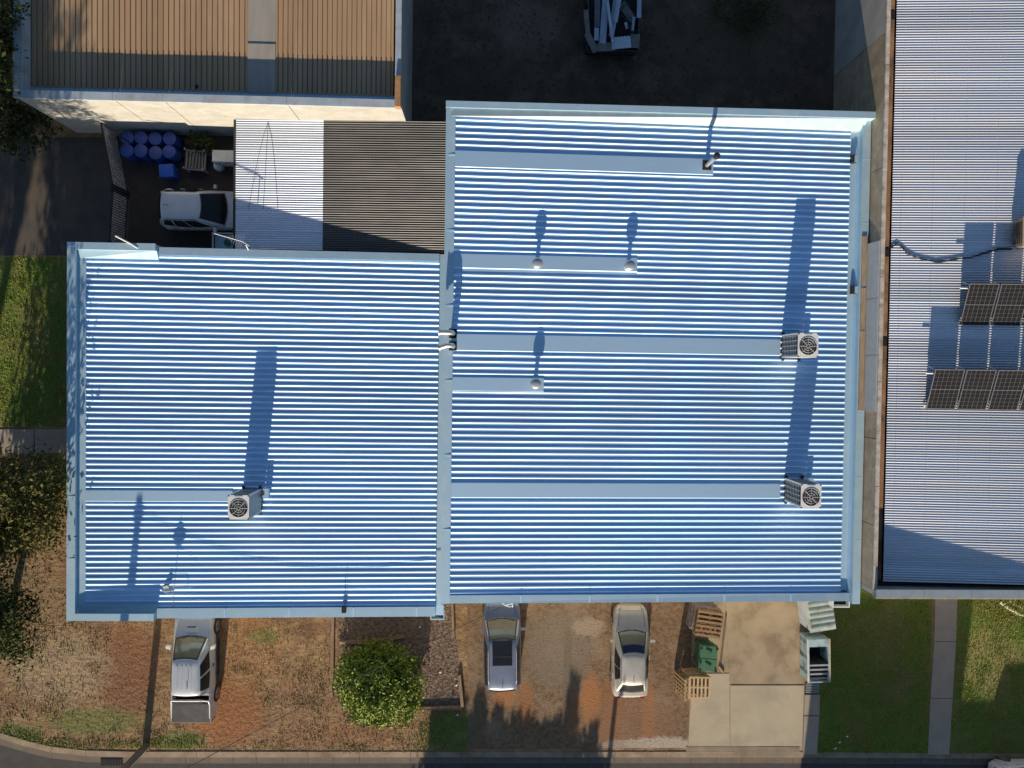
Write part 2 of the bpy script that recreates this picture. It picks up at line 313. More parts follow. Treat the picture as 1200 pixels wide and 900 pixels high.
struct(MB().poly(P([(958, 680), (1094, 680), (1087, 884), (957, 884)]), .004).build('lawn', LAWNS))
struct(MB().poly(P([(1120, 680), (1320, 680), (1320, 886), (1112, 884)]), .004).build('lawn', LAWNS))
struct(MB().poly(P([(-250, 301), (150, 301), (150, 500), (-250, 500)]), .004).build('lawn', LAWNS))
struct(MB().poly(P([(-250, 161), (158, 161), (158, 299.5), (-250, 299.5)]), .005).build('asphalt_drive', ASPH))
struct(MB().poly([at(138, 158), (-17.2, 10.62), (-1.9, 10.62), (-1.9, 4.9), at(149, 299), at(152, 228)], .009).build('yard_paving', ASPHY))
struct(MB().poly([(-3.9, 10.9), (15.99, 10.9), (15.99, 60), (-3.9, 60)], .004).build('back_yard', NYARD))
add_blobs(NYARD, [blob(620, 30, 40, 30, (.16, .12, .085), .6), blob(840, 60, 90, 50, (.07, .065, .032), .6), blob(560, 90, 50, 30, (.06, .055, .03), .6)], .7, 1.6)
add_blobs(LAWNS, [blob(1035, 745, 35, 40, (.17, .125, .06), .7), blob(1040, 800, 40, 30, (.13, .105, .045), .6), blob(1160, 775, 35, 40, (.25, .205, .075), .7), blob(985, 740, 25, 30, (.12, .10, .04), .5)], .5, 1.2)
add_blobs(ASPH, [blob(80, 225, 14, 50, (.12, .09, .06), .5), blob(40, 200, 12, 60, (.10, .075, .05), .5)], .5, 1.0)
def slabs(name, m, polys, z=.03, zb=-.1):
    o = bpy.data.objects.new(name, None); COL.objects.link(o); o['kind'] = 'structure'; ORG[o] = (0, 0, 0)
    for k, pl in enumerate(polys):
        q = P(pl); c = Vector((sum(p[0] for p in q) / 4, sum(p[1] for p in q) / 4))
        q = [(Vector(p) + (c - Vector(p)).normalized() * .007) for p in q][::-1]
        zz = z + random.uniform(-.004, .004)
        MB().hexa([(p.x, p.y, zb) for p in q], [(p.x, p.y, zz) for p in q]).build('slab', m if not isinstance(m, list) else m[k], o)
    return o
struct(MB().poly(P([(813, 690), (944, 690), (940, 885), (806, 885)]), .012).build('driveway_bed', CONC2))
slabs('driveway', [CONC2, CONC2, CONC, CONC], [[(849, 690), (944, 690), (942, 801), (855, 801)], [(813, 690), (848, 690), (854, 788), (812, 788)], [(812, 789), (854.5, 789), (855, 874), (806, 874)], [(855.5, 803), (942, 803), (940, 874), (855.5, 874)]])
slabs('driveway_apron', KERBC, [[(804, 875), (860, 875), (860, 886), (804, 886)], [(860.5, 875), (884, 875), (884, 886), (860.5, 886)], [(884.5, 875), (937, 875), (937, 886), (884.5, 886)]], .022)
slabs('side_path', PATHC, [[(942.5, 814), (961, 814), (960, 838), (942, 838)], [(942, 839), (960, 839), (957, 884), (940.5, 884)]], .026)
slabs('front_path', PATHC, [[(1096, 690), (1122, 690), (1120, 751.5), (1094.5, 751.5)], [(1094.5, 752), (1120, 752), (1116, 818), (1090, 818)], [(1090, 818.5), (1116, 818.5), (1112, 884), (1087, 884)]], .028)
slabs('side_path', PATHC, [[(-180, 503), (-60, 503), (-60, 531), (-180, 531)], [(-59, 503), (40, 503), (40, 531), (-59, 531)], [(41, 503), (140, 503), (140, 531), (41, 531)]], .03)
t = thing('drain_grate', 'dark slotted drain grate at the end of the narrow side path', 'grate', at3(952, 806, .0))
gx, gy = at(952, 806)
box('frame', DARKM, t, gx - .36, gx + .36, gy - .26, gy + .26, 0, .012)
for k in range(6): box('bar', GREYM, t, gx - .33, gx + .33, gy - .22 + k * .08, gy - .185 + k * .08, .013, .03)
t = thing('storm_drain', 'black storm drain grate in the gutter beside the kerb', 'grate', at3(130, 893, -.12))
gx, gy = at(131, 893, -.12)
box('frame', BLACK, t, gx - .5, gx + .5, gy - .16, gy + .16, -.14, -.10)
for k in range(8): box('bar', DARKM, t, gx - .46 + k * .125, gx - .42 + k * .125, gy - .14, gy + .14, -.099, -.085)
# ------------------------------------------------------------------ grass
def inpoly(x, y, pl):
    c = False; j = len(pl) - 1
    for i in range(len(pl)):
        if (pl[i][1] > y) != (pl[j][1] > y) and x < (pl[j][0] - pl[i][0]) * (y - pl[i][1]) / (pl[j][1] - pl[i][1]) + pl[i][0]: c = not c
        j = i
    return c
def grass(name, label, m, pl, n, h, z, bare=(), bl=3, wd=.018):
    xs = [p[0] for p in pl]; ys = [p[1] for p in pl]; b = MB(); k = 0
    clump = [(random.uniform(min(xs), max(xs)), random.uniform(min(ys), max(ys)), random.uniform(.25, .9)) for _ in range(int(n / 60))]
    while k < n:
        if random.random() < .6:
            c = random.choice(clump); x, y = random.gauss(c[0], c[2] * .5), random.gauss(c[1], c[2] * .5)
        else: x, y = random.uniform(min(xs), max(xs)), random.uniform(min(ys), max(ys))
        k += 1
        if not inpoly(x, y, pl): continue
        if any(((x - e[0]) / e[2]) ** 2 + ((y - e[1]) / e[3]) ** 2 < random.uniform(.5, 1.3) for e in bare): continue
        hh = h * random.uniform(.5, 1.5)
        for _ in range(bl):
            a = random.uniform(0, 2 * PI); l = random.uniform(.4, 1.2) * hh; dx, dy = math.cos(a), math.sin(a)
            b.add([(x - dy * wd, y + dx * wd, z), (x + dy * wd, y - dx * wd, z), (x + dx * l, y + dy * l, z + hh * random.uniform(.5, 1))], [(0, 1, 2)])
    o = b.build(name, m); return tag(o, label, 'grass', kind='stuff')
fy = [p for p in back if -26 < p[0] < -1.2] + P([(545, 884), (545, 832), (395, 836), (390, 690), (60, 690), (60, 560), (-30, 560)])
bare = [(*at(150, 785), 1.3, 2.4), (*at(262, 835), 1.9, 1.9), (*at(225, 780), 1.5, 2.5), (*at(300, 850), 1.4, .8)]
grass('dry_grass', 'dry straw coloured grass over the dirt front yard', DRYG, fy, 23000, .05, 0, bare)
gb = [at(110, 848), at(210, 868), at(20, 858), at(490, 865), at(530, 850)]
grass('green_grass', 'short green grass tufts along the kerb', GREENG, P([(0, 848), (60, 866), (150, 868), (240, 862), (240, 876), (60, 876), (0, 860)]), 2600, .06, 0)
grass('green_grass', 'green grass patch at the kerb below the round bush', GREENG, P([(505, 836), (548, 832), (548, 881), (470, 881)]), 1500, .055, 0)
grass('green_grass', 'shaded green lawn left of the concrete front path', GREENG, P([(960, 680), (1093, 680), (1087, 883), (958, 883)]), 17000, .05, .004)
grass('green_grass', 'partly sunlit green lawn right of the concrete front path', GREENG, P([(1122, 680), (1310, 680), (1310, 885), (1113, 883)]), 17000, .05, .004)
grass('green_grass', 'green side lawn streaked with tree shadows left of the metal roof', GREENG, P([(-200, 302), (145, 302), (145, 499), (-200, 499)]), 20000, .05, .004)
def litter(name, label, m, pl, n, s, z):
    xs = [p[0] for p in pl]; ys = [p[1] for p in pl]; b = MB()
    for k in range(n):
        x, y = random.uniform(min(xs), max(xs)), random.uniform(min(ys), max(ys))
        if not inpoly(x, y, pl): continue
        M = Matrix.Translation((x, y, z)) @ Matrix.Rotation(random.uniform(0, 6.3), 4, 'Z') @ Matrix.Rotation(random.uniform(-.4, .4), 4, 'X')
        e = s * random.uniform(.4, 1.4); b.hexa([M @ Vector(p) for p in ((-e, -e * .6, 0), (e, -e * .7, 0), (e * .8, e * .6, 0), (-e * .9, e * .5, 0))], [M @ Vector(p) for p in ((-e * .6, -e * .4, e * .7), (e * .6, -e * .4, e * .6), (e * .5, e * .4, e * .7), (-e * .6, e * .3, e * .6))])
    o = b.build(name, m); return tag(o, label, 'litter', kind='stuff')
PEB = mat('pebbles', (.24, .18, .13), .95, 0, (.14, .10, .07), 8, island=(.36, .30, .23))
litter('bark_litter', 'bark and leaf litter over the garden bed', LEAFM, P([(396, 700), (528, 700), (543, 824), (400, 830)]), 6000, .017, .01)
litter('gravel', 'loose gravel over the brown parking strip', PEB, P([(548, 700), (808, 700), (804, 874), (548, 876)]), 3500, .011, .006)
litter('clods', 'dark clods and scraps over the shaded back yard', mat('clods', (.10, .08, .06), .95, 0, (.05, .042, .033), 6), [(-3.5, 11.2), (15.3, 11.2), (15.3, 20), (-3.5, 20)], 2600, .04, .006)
litter('dirt_clods', 'crumbs of red earth over the bare front dirt', mat('red_clods', (.19, .095, .05), .95, 0, (.12, .06, .032), 6), P([(120, 730), (178, 730), (178, 835), (120, 830)]), 900, .015, .0)
litter('dirt_clods', 'crumbs of orange earth behind the white utility truck', mat('orange_clods', (.30, .13, .05), .95, 0, (.2, .085, .04), 6), P([(225, 790), (320, 800), (330, 870), (215, 872)]), 1200, .014, .0)
# ------------------------------------------------------------------ roofs
def rib_profile(w=.050, h=.040):
    return [(-w, 0), (-w * .62, h * .62), (-w * .40, h * .93), (-w * .15, h), (w * .15, h), (w * .40, h * .93), (w * .62, h * .62), (w, 0)]
def ribbed_roof(parent, x0, x1, y0, y1, z0, z1, n, trays, m=ZINC):
    """falls along x from z0 to z1; n ribs across; trays = (ya, yb, xend)"""
    zf = lambda x: z0 + (z1 - z0) * (x - x0) / (x1 - x0)
    o = MB().hexa([(x0, y0, z0 - .06), (x1, y0, z1 - .06), (x1, y1, z1 - .06), (x0, y1, z0 - .06)], [(x0, y0, z0), (x1, y0, z1), (x1, y1, z1), (x0, y1, z0)]).build('roof', m, parent)
    cache = {}
    p = (y1 - y0) / n
    for i in range(n):
        yc = y0 + (i + .5) * p; xs = x0 + .002
        for ya, yb, xe in trays:
            if ya < yc < yb: xs = max(xs, xe)
        key = round(xs, 3)
        if key not in cache:
            b = MB().strip(rib_profile(), xs, x1 - .004, 'x', zf(xs) - .001, zf(x1) - .001)
            k = len(rib_profile()); b.f.append(tuple(range(k))); b.f.append(tuple(range(k, 2 * k))[::-1])
            cache[key] = b.mesh('rib', m, (ORG[o][0], 0, ORG[o][2]), 40)
        inst(cache[key], 'rib', o, (0, yc - ORG[o][1], 0))
    for k, (ya, yb, xe) in enumerate(trays):
        xa = x0 + .01
        MB().hexa([(xa, ya, zf(xa) + .002), (xe, ya, zf(xe) + .002), (xe, yb, zf(xe) + .002), (xa, yb, zf(xa) + .002)], [(xa, ya + .03, zf(xa) + .05), (xe, ya + .03, zf(xe) + .05), (xe, yb - .03, zf(xe) + .05), (xa, yb - .03, zf(xa) + .05)]).build('flashing_tray', TRAY, parent)
    return o, zf
def corr_sheets(parent, name, m, x0, x1, y0, y1, zf, pitch=.1, per=8, amp=.017):
    """corrugated sheets side by side along y, each its own piece"""
    w = pitch * per; n = max(1, round((y1 - y0) / w)); w = (y1 - y0) / n; pt = w / per
    prof = []
    for k in range(per * 6 + 1):
        prof.append((k * pt / 6, amp * math.cos(2 * PI * k / 6)))
    b = MB().strip(prof, x0, x1, 'x', zf(x0), zf(x1)); me = b.mesh(name, m, (ORG[parent][0], 0, ORG[parent][2]), 60)
    for i in range(n):
        inst(me, name, parent, (0, y0 + i * w - ORG[parent][1], (i % 2) * .004))
# --- left building -------------------------------------------------
LX0, LX1, LY0, LY1 = -17.52, -2.35, -10.66, 5.08
L = thing('workshop_building', 'left low workshop building with ribbed zinc roof and raised corner parapet', 'building', (-9.9, -2.8, 0))
box('wall', WALLM, L, LX0 + .08, LX1 - .05, LY0 + .08, LY1 - .08, 0, 2.40)
rx0 = at(100, 500, 2.95)[0]; rx1 = at(512.5, 500, 2.6)[0]
ry0 = at(300, 713.5, 2.75)[1]; ry1 = at(300, 300, 2.75)[1]
tya, tyb = at(180, 588, 2.85)[1], at(180, 574, 2.85)[1]
txe = at(272, 580, 2.85)[0]
roofL, zL = ribbed_roof(L, rx0, rx1, ry0, ry1, 2.92, 2.52, 62, [(tya, tyb, txe)])
xs = at(184, 722, 2.9)[0]; ZP = 3.20
capw = .34
# parapets: walls with a folded capping, corner stretch higher than the rest
MB().box(LX0 + .03, LX0 + capw - .03, LY0 + .03, LY1 - .03, 2.402, ZP - .03).build('parapet', CAPM, L)
MB().hexa([(LX0 + capw - .028, LY0 + .36, 2.75), (rx0 + .03, LY0 + .36, 2.75), (rx0 + .03, LY1 - .3, 2.75), (LX0 + capw - .028, LY1 - .3, 2.75)], [(LX0 + capw - .028, LY0 + .36, 2.99), (rx0 + .03, LY0 + .36, 2.955), (rx0 + .03, LY1 - .3, 2.955), (LX0 + capw - .028, LY1 - .3, 2.99)]).build('apron_flashing', CAPM, L)
MB().hexa([(LX0, LY0, ZP - .1), (LX0 + capw, LY0, ZP - .1), (LX0 + capw, LY1, ZP - .1), (LX0, LY1, ZP - .1)], [(LX0, LY0, ZP), (LX0 + capw, LY0, ZP - .02), (LX0 + capw, LY1, ZP - .02), (LX0, LY1, ZP)]).build('capping', CAPM, L)
for sgn, ye in ((1, LY0), (-1, LY1)):
    a, b = sorted((ye, ye + sgn * .30))
    box('parapet', CAPM, L, LX0 + capw + .001, xs - .02, a + .02, b - .02, 2.402, ZP - .035)
    box('capping', CAPM, L, LX0 + capw + .002, xs, a, b, ZP - .098, ZP - .004)
    # sloping apron at the foot, low capping on the rest of the edge
    e0, e1 = ye + sgn * .285, ye + sgn * .62
    zt = ZP - .13 if sgn < 0 else 2.99
    v = [(LX0 + capw + .04, e0, 2.7), (xs, e0, 2.7), (xs, e1, 2.7), (LX0 + capw + .04, e1, 2.7)]; tp = [(LX0 + capw + .04, e0, zt), (xs, e0, zt), (xs, e1, zL(xs) + .055), (LX0 + capw + .04, e1, zL(rx0) + .055)]
    if sgn < 0: v = v[::-1]; tp = tp[::-1]
    MB().hexa(v, tp).build('apron_flashing', CAPM, L)
    c0, c1 = (LY0 + .02, ry0 + .06) if sgn > 0 else (ry1 - .06, LY1 - .10)
    MB().hexa([(xs + .003, c0, 2.3), (rx1 + .002, c0, 2.3), (rx1 + .002, c1, 2.3), (xs + .003, c1, 2.3)], [(xs + .003, c0, zL(xs) + .09), (rx1 + .002, c0, zL(rx1) + .09), (rx1 + .002, c1, zL(rx1) + .075), (xs + .003, c1, zL(xs) + .075)]).build('barge_capping', CAPM, L)
box('box_gutter', CAPM, L, rx1 + .004, -1.99, LY0 + .45, LY1 - .1, 2.2, 2.47)
box('gutter_end', TRAY, L, rx1 + .006, -1.90, LY0 + .02, LY0 + .448, 2.2, 2.46)
hx, hy = at(512.5, 721, 2.4)
for nm, mm, a in (('rain_head', CAPM, (hx - .30, hx - .265, hy - .22, hy + .1)), ('rain_head', CAPM, (hx + .265, hx + .30, hy - .22, hy + .1)), ('rain_head', CAPM, (hx - .264, hx + .264, hy - .22, hy - .185))):
    box(nm, mm, L, *a, 1.95, 2.36)
box('rain_head_floor', BLACK, L, hx - .264, hx + .264, hy - .184, hy + .1, 1.95, 1.99)
bx, by = at(403, 714.5, 2.75); box('conduit_bracket', BLACK, L, bx - .09, bx + .09, by - .13, by + .13, 2.70, 2.80)
MB().tube([(bx + .05, by + .1, 2.80), (bx + .06, by + 1.4, 2.80)], .012, 5).build('conduit', DARKM, L)
# --- main building -------------------------------------------------
MX0, MX1, MY0, MY1 = -1.96, 15.95, -9.72, 11.06
Mn = thing('main_building', 'large central warehouse with ribbed zinc roof and flashing strips', 'building', (6.8, .6, 0))
box('wall', WALLM, Mn, MX0 + .06, MX1 - .04, MY0 + .06, MY1 - .06, 0, 2.90)
mrx0 = at(530, 400, 3.6)[0]; mrx1 = at(992, 400, 3.15)[0]
mry0 = at(760, 697.5, 3.4)[1]; mry1 = at(760, 144, 3.4)[1]
def tray(xe, ya, yb, z=3.45):
    xm = (530 + xe) / 2; return (at(xm, yb, z)[1], at(xm, ya, z)[1], at(xe, (ya + yb) / 2, z)[0])
mt = [tray(837, 181, 201), tray(747, 299.5, 317), tray(917, 394, 414), tray(637, 442, 459), tray(917, 566, 584)]
roofM, zM = ribbed_roof(Mn, mrx0, mrx1, mry0, mry1, 3.62, 3.10, 78, mt)
MB().hexa([(MX0, MY0, 2.902), (mrx0 + .03, MY0, 2.902), (mrx0 + .03, MY1 - .3, 2.902), (MX0, MY1 - .3, 2.902)], [(MX0, MY0, 3.70), (mrx0 + .03, MY0, 3.675), (mrx0 + .03, MY1 - .3, 3.675), (MX0, MY1 - .3, 3.70)]).build('capping', CAPM, Mn)
MB().hexa([(mrx0 + .033, MY0 + .01, 2.902), (MX1 - .35, MY0 + .01, 2.902), (MX1 - .35, mry0 + .05, 2.902), (mrx0 + .033, mry0 + .05, 2.902)], [(mrx0 + .033, MY0 + .01, 3.69), (MX1 - .35, MY0 + .01, 3.22), (MX1 - .35, mry0 + .05, 3.19), (mrx0 + .033, mry0 + .05, 3.675)]).build('barge_capping', CAPM, Mn)
ZN = 3.73
box('capping', CAPM, Mn, MX0 - .01, MX1 + .03, MY1 - .27, MY1, 2.902, ZN)
MB().hexa([(MX0 + .12, mry1 - .05, 3.0), (mrx1 + .45, mry1 - .05, 2.95), (mrx1 + .45, MY1 - .272, 2.95), (MX0 + .12, MY1 - .272, 3.0)], [(MX0 + .12, mry1 - .02, 3.69), (mrx1 + .45, mry1 - .05, 3.155), (mrx1 + .45, MY1 - .272, ZN - .05), (MX0 + .12, MY1 - .272, ZN - .05)]).build('apron_flashing', mat('glare_toned_apron', (.33, .43, .48), .6, .4, (.28, .37, .42), 2.0), Mn)  # capping metal in a darker colour, to hold down sun glare on this slope
gx1 = MX1 - .34
box('box_gutter', CAPM, Mn, mrx1 + .02, gx1, MY0 + .42, MY1 - .6, 2.85, 3.03)
MB().hexa([(mrx1 + .3, MY0 + .3, 3.02), (gx1, MY0 + .3, 3.02), (gx1, MY1 - .5, 3.02), (mrx1 + .3, MY1 - .5, 3.02)], [(mrx1 + .31, MY0 + .3, 3.04), (gx1, MY0 + .3, 3.2), (gx1, MY1 - .5, 3.2), (mrx1 + .31, MY1 - .5, 3.04)]).build('gutter_lining', TRAY, Mn)
box('capping', CAPM, Mn, gx1 + .003, MX1, MY0 - .05, MY1 - .272, 2.902, 3.42)
hx, hy = at(989, 708, 3.0)
for a in ((hx - .42, hx - .385, hy - .2, hy + .15), (hx + .30, hx + .335, hy - .2, hy + .15), (hx - .384, hx + .299, hy - .2, hy - .165)): box('rain_head', WHITEM, Mn, *a, 2.5, 2.86)
box('rain_head_floor', BLACK, Mn, hx - .384, hx + .299, hy - .164, hy + .15, 2.5, 2.55)
for py in (187, 340):
    ox, oy = at(1000, py, 3.1); box('overflow_box', DARKM, Mn, ox - .12, ox + .08, oy - .17, oy + .17, 3.0, 3.24)
    box('overflow_lip', CAPM, Mn, ox - .02, ox + .10, oy - .14, oy + .14, 3.0, 3.27)
bx, by = at(592, 709, 3.2)
MB().tube([(bx - .25, by + .15, 3.1), (bx, by, 3.25), (bx + .3, by + .05, 3.15)], .02, 6).tube([(bx, by, 3.25), (bx + .22, by - .02, 3.4)], .02, 6).tube([(bx + .3, by + .2, 3.0), (bx + .3, by - .04, 3.3)], .03, 6).build('cable_bracket', WHITEM, Mn)
def laps(parent, m, x0, x1, y0, y1, step, axis):
    n = int(((x1 - x0) if axis == 'x' else (y1 - y0)) / step)
    for k in range(1, n + 1):
        if axis == 'x':
            x = x0 + k * step; za = parent['z0'] + (parent['z1'] - parent['z0']) * (x - x0) / (x1 - x0); MB().box(x - .03, x + .03, y0, y1, za - .06, za + .004).build('lap_joint', m, parent)
        else:
            y = y0 + k * step; MB().box(x0, x1, y - .03, y + .03, parent['z0'] - .06, parent['z0'] + .004).build('lap_joint', m, parent)
Mn['z0'] = 3.69; Mn['z1'] = 3.22; laps(Mn, TRAY, mrx0 + .1, MX1 - .4, MY0 + .012, mry0 + .04, 2.9, 'x')
Mn['z0'] = Mn['z1'] = ZN; laps(Mn, TRAY, MX0 + .1, MX1, MY1 - .268, MY1 - .002, 2.9, 'x')
Mn['z0'] = 3.42; laps(Mn, TRAY, gx1 + .005, MX1 - .002, MY0, MY1 - .5, 2.7, 'y')
Mn['z0'] = 3.695; laps(Mn, TRAY, MX0 + .002, mrx0 + .02, MY0, MY1 - .5, 3.1, 'y')
L['z0'] = ZP - .004; laps(L, TRAY, LX0 + .002, LX0 + capw - .01, LY0, LY1, 2.6, 'y')
L['z0'] = zL(xs) + .09; L['z1'] = zL(rx1) + .09; laps(L, TRAY, xs + .1, rx1 - .1, LY0 + .022, ry0 + .05, 2.7, 'x')
for o_ in (Mn, L):
    del o_['z0'], o_['z1']
# --- carport ---------------------------------------------------------
cy0, cy1 = 5.10, at(400, 141, 2.45)[1]
cx0 = at(276, 220, 2.22)[0]; cxm = at(380, 220, 2.35)[0]; cx1 = -2.0
zc = lambda x: 2.20 + .36 * (x - cx0) / (cx1 - cx0)
C = thing('carport', 'carport with half pale and half dark corrugated iron roof between two buildings', 'carport', ((cx0 + cx1) / 2, 7.8, 0))
corr_sheets(C, 'pale_roof_sheet', GALVL, cx0, cxm, cy0, cy1, zc, .105, 8, .018)
corr_sheets(C, 'dark_roof_sheet', DARKR, cxm - .05, cx1, cy0, cy1, lambda x: zc(x) + .012, .105, 8, .019)
box('gutter', DARKM, C, cx0 - .10, cx0 - .01, cy0, cy1, 2.02, 2.215)
box('fascia', DARKM, C, cx0, cx1, cy1 + .003, cy1 + .09, 2.05, 2.30)
for yy in (cy0 + .15, (cy0 + cy1) / 2, cy1 - .15): box('post', DARKM, C, cx0 + .05, cx0 + .14, yy - .045, yy + .045, 0, 2.18)
box('wall', WALLM, C, cxm + 1.0, cx1 - .02, cy0 + .02, cy1 - .04, 0, 2.1)
cabs = [at(314, 143, 2.3), at(311, 185, 2.3), at(305, 243, 2.25)]
# --- brown roofed building ---------------------------------------------
BX0, BX1, BY0, BY1 = -19.02, -3.72, 10.56, 34.0
B = thing('tan_roof_building', 'cream walled building with tan ribbed roof and pale parapets', 'building', ((BX0 + BX1) / 2, 22, 0))
ZB = 4.22
js = [BX0 + .02, -15.15, -13.2, -8.3, BX1 - .02]
for i in range(4): box('wall_panel', CREAM, B, js[i] + .012, js[i + 1] - .012, BY0 + .05, BY0 + .25, 0, ZB - .09)
box('core', BLACK, B, BX0 + .1, BX1 - .3, BY0 + .26, BY1 - .1, 0, 3.5)
box('wall', CONCW, B, BX0 + .05, BX0 + .098, BY0 + .26, BY1, 0, ZB - .1)
box('wall', CONCW, B, BX1 - .29, BX1 - .08, BY0 + .26, BY1, 0, 3.92)
rX0 = at(31, 50, 3.85)[0]; rX1 = at(461, 50, 3.8)[0]
skx0, skx1 = at(289, 50, 3.85)[0], at(322, 50, 3.85)[0]
w = .21; gr = [(0, 0), (.078, 0), (.086, -.05), (.124, -.05), (.132, 0), (.21, 0)]
prof = []
for k in range(4): prof += [(k * .21 + t, h) for t, h in gr[:-1]]
prof.append((.84, 0))
def tan_run(xa, xb):
    n = round((xb - xa) / .84); s = (xb - xa) / n; pf = [(t * s / .84, h) for t, h in prof]
    me = MB().strip(pf, BY0 + .62, BY1, 'y', 3.71, 3.84).mesh('roof_sheet', TAN, (0, ORG[B][1], 0))
    for i in range(n): inst(me, 'roof_sheet', B, (xa + i * s - ORG[B][0], 0, (i % 2) * .003))
tan_run(rX0, skx0); tan_run(skx1, rX1)
ym = at(305, 50, 3.85)[1]
for a, b2, dz in ((BY0 + .62, ym, 0), (ym - .06, BY1, .008)):
    MB().hexa([(skx0 + .005, a, 3.60), (skx1 - .005, a, 3.60), (skx1 - .005, b2, 3.62), (skx0 + .005, b2, 3.62)], [(skx0 + .005, a, 3.72 + dz), (skx1 - .005, a, 3.72 + dz), (skx1 - .005, b2, 3.76 + dz + .0), (skx0 + .005, b2, 3.76 + dz)]).build('skylight_sheet', GREYSH, B)
box('capping', PALECAP, B, BX0, BX0 + .36, BY0, BY1, ZB - .1, ZB)
MB().hexa([(BX0 + .362, BY0 + .3, 3.6), (rX0 + .02, BY0 + .3, 3.6), (rX0 + .02, BY1, 3.6), (BX0 + .362, BY1, 3.6)], [(BX0 + .362, BY0 + .3, ZB - .12), (rX0 + .02, BY0 + .3, 3.75), (rX0 + .02, BY1, 3.88), (BX0 + .362, BY1, ZB - .12)]).build('apron_flashing', PALECAP, B)
for i in range(4): box('capping', PALECAP, B, (BX0 + .363 if i == 0 else js[i] + .004), js[i + 1] - .004 - (.0 if i < 3 else .25), BY0 - .02, BY0 + .30, ZB - .088, ZB - .006 - .004 * (i % 2))
box('gutter', CAPM, B, BX0 + .37, BX1 - .3, BY0 + .31, BY0 + .66, 3.51, 3.69)
box('capping', PALECAP, B, BX1 - .30, BX1 - .06, BY0 + 1.25, BY1, 3.922, 4.02)
box('timber_cap', mat('timber_cap', (.36, .20, .10), .9, 0, (.26, .14, .07), 5), B, BX1 - .27, BX1 - .04, BY0 + .02, BY0 + 1.24, 3.922, ZB + .02)
for px, py in ((86, 107), (92, 107.5), (229, 100)):
    bx, by = at(px, py, 3.85); box('roof_clip', BLACK, B, bx - .05, bx + .05, by - .06, by + .06, 3.69, 3.77)
# --- right building -----------------------------------------------------
RX0 = 15.98; RXE = 34; RY0 = at(1100, 701, 4.62)[1]; RY1 = 30
Rb = thing('corrugated_roof_building', 'right hand block building with long corrugated iron roof and rusted gutter', 'building', (25, 6, 0))
ZR = 4.36
jy = [RY0 + .24, -6.2, -2.6, 1.2, 4.8, 8.6, 14.1, 19.5, RY1]
for i in range(len(jy) - 1): box('wall_panel', BLOCK if i < 6 else CONCW, Rb, RX0 + .02, RX0 + .14, jy[i] + .014, jy[i + 1] - .014, 0, ZR - .08)
box('core', BLACK, Rb, RX0 + .15, RXE, RY0 + .3, RY1, 0, 3.45)
box('front_wall', CONCW, Rb, RX0 + .02, RXE, RY0 + .03, RY0 + .235, 0, 4.54)
for i in range(9):
    y0 = RY0 + .24 + i * (RY1 - RY0 - .24) / 9; y1 = RY0 + .24 + (i + 1) * (RY1 - RY0 - .24) / 9
    box('wall_cap', PALEC, Rb, RX0, RX0 + .16, y0 + .012, y1 - .012, ZR - .078, ZR + random.uniform(-.01, .01))
zr = lambda x: 3.84 + .072 * (x - RX0)
rgx = at(1042.5, 350, 3.84)[0]
box('box_gutter', RUST, Rb, RX0 + .165, rgx, RY0 + .3, RY1, 3.5, 3.72)
box('gutter_lip', RUST, Rb, RX0 + .163, RX0 + .20, RY0 + .3, RY1, 3.722, 4.22)
for py in (17, 405 - 4, 296):
    gx2, gy2 = at(1037, py, 3.8); box('gutter_outlet', BLACK, Rb, rgx - .18, rgx - .02, gy2 - .16, gy2 + .16, 3.722, 3.75)
corr_sheets(Rb, 'roof_sheet', GALV, rgx - .02, RXE - .5, RY0 + .48, RY1, zr, .105, 8, .018)
n = 9; fw = (RXE - RX0) / n
FCAP = mat('slate_capping', (.25, .30, .345), .6, .1, (.21, .25, .29), 2.0)
for i in range(n):
    box('front_capping', FCAP, Rb, RX0 + .0 + i * fw + .006, RX0 + (i + 1) * fw - .006, RY0 - .0, RY0 + .34, 4.54, 4.61)
    box('front_fascia', BLOCK, Rb, RX0 + i * fw + .003, RX0 + (i + 1) * fw - .003, RY0 - .05, RY0 - .003, 4.36, 4.585)
box('front_gutter', DARKM, Rb, RX0 + .31, RXE - .5, RY0 + .342, RY0 + .48, 3.5, 3.80)
WBOARD = mat('weathered_board', (.33, .25, .17), .9, 0, (.22, .165, .11), 3, stretch=(5, .7, 1))
fx = [at(1016, y, 4.2)[0] for y in (285, 480)]
fy0, fy1 = at(1022, 482, 3.9)[1], at(1022, 283, 3.9)[1]
for i in range(3):
    a = fy0 + i * (fy1 - fy0) / 3; b2 = a + (fy1 - fy0) / 3 - .02
    MB().hexa([(RX0 - .10, a, 3.48), (RX0 + .015, a, 3.48), (RX0 + .015, b2, 3.48), (RX0 - .10, b2, 3.48)], [(RX0 - .02, a, 4.24), (RX0 + .015, a, 4.26), (RX0 + .015, b2, 4.26), (RX0 - .02, b2, 4.24)]).build('wall_flashing', GREYM, Rb)
for a, b2 in ((fy0, fy0 + 3.4), (fy0 + 3.44, fy0 + 5.2), (fy0 + 5.3, fy1 + .3)): box('timber_board', WBOARD, Rb, RX0 - .32, RX0 - .11, a, b2, 3.423, 3.48)
b = MB()
for px in (1126, 1161.5, 1197, 1234, 1090, 1055):
    x = at(px, 430, 4.15)[0]; pt = .105
    for k in range(230):
        y = RY0 + .48 + .0525 * 0 + k * pt * .998
        b.add([(x - .010, y - .010, zr(x) + .016), (x + .010, y - .010, zr(x) + .016), (x + .010, y + .010, zr(x) + .016), (x - .010, y + .010, zr(x) + .016), (x, y, zr(x) + .036)], [(0, 1, 4), (1, 2, 4), (2, 3, 4), (3, 0, 4)])
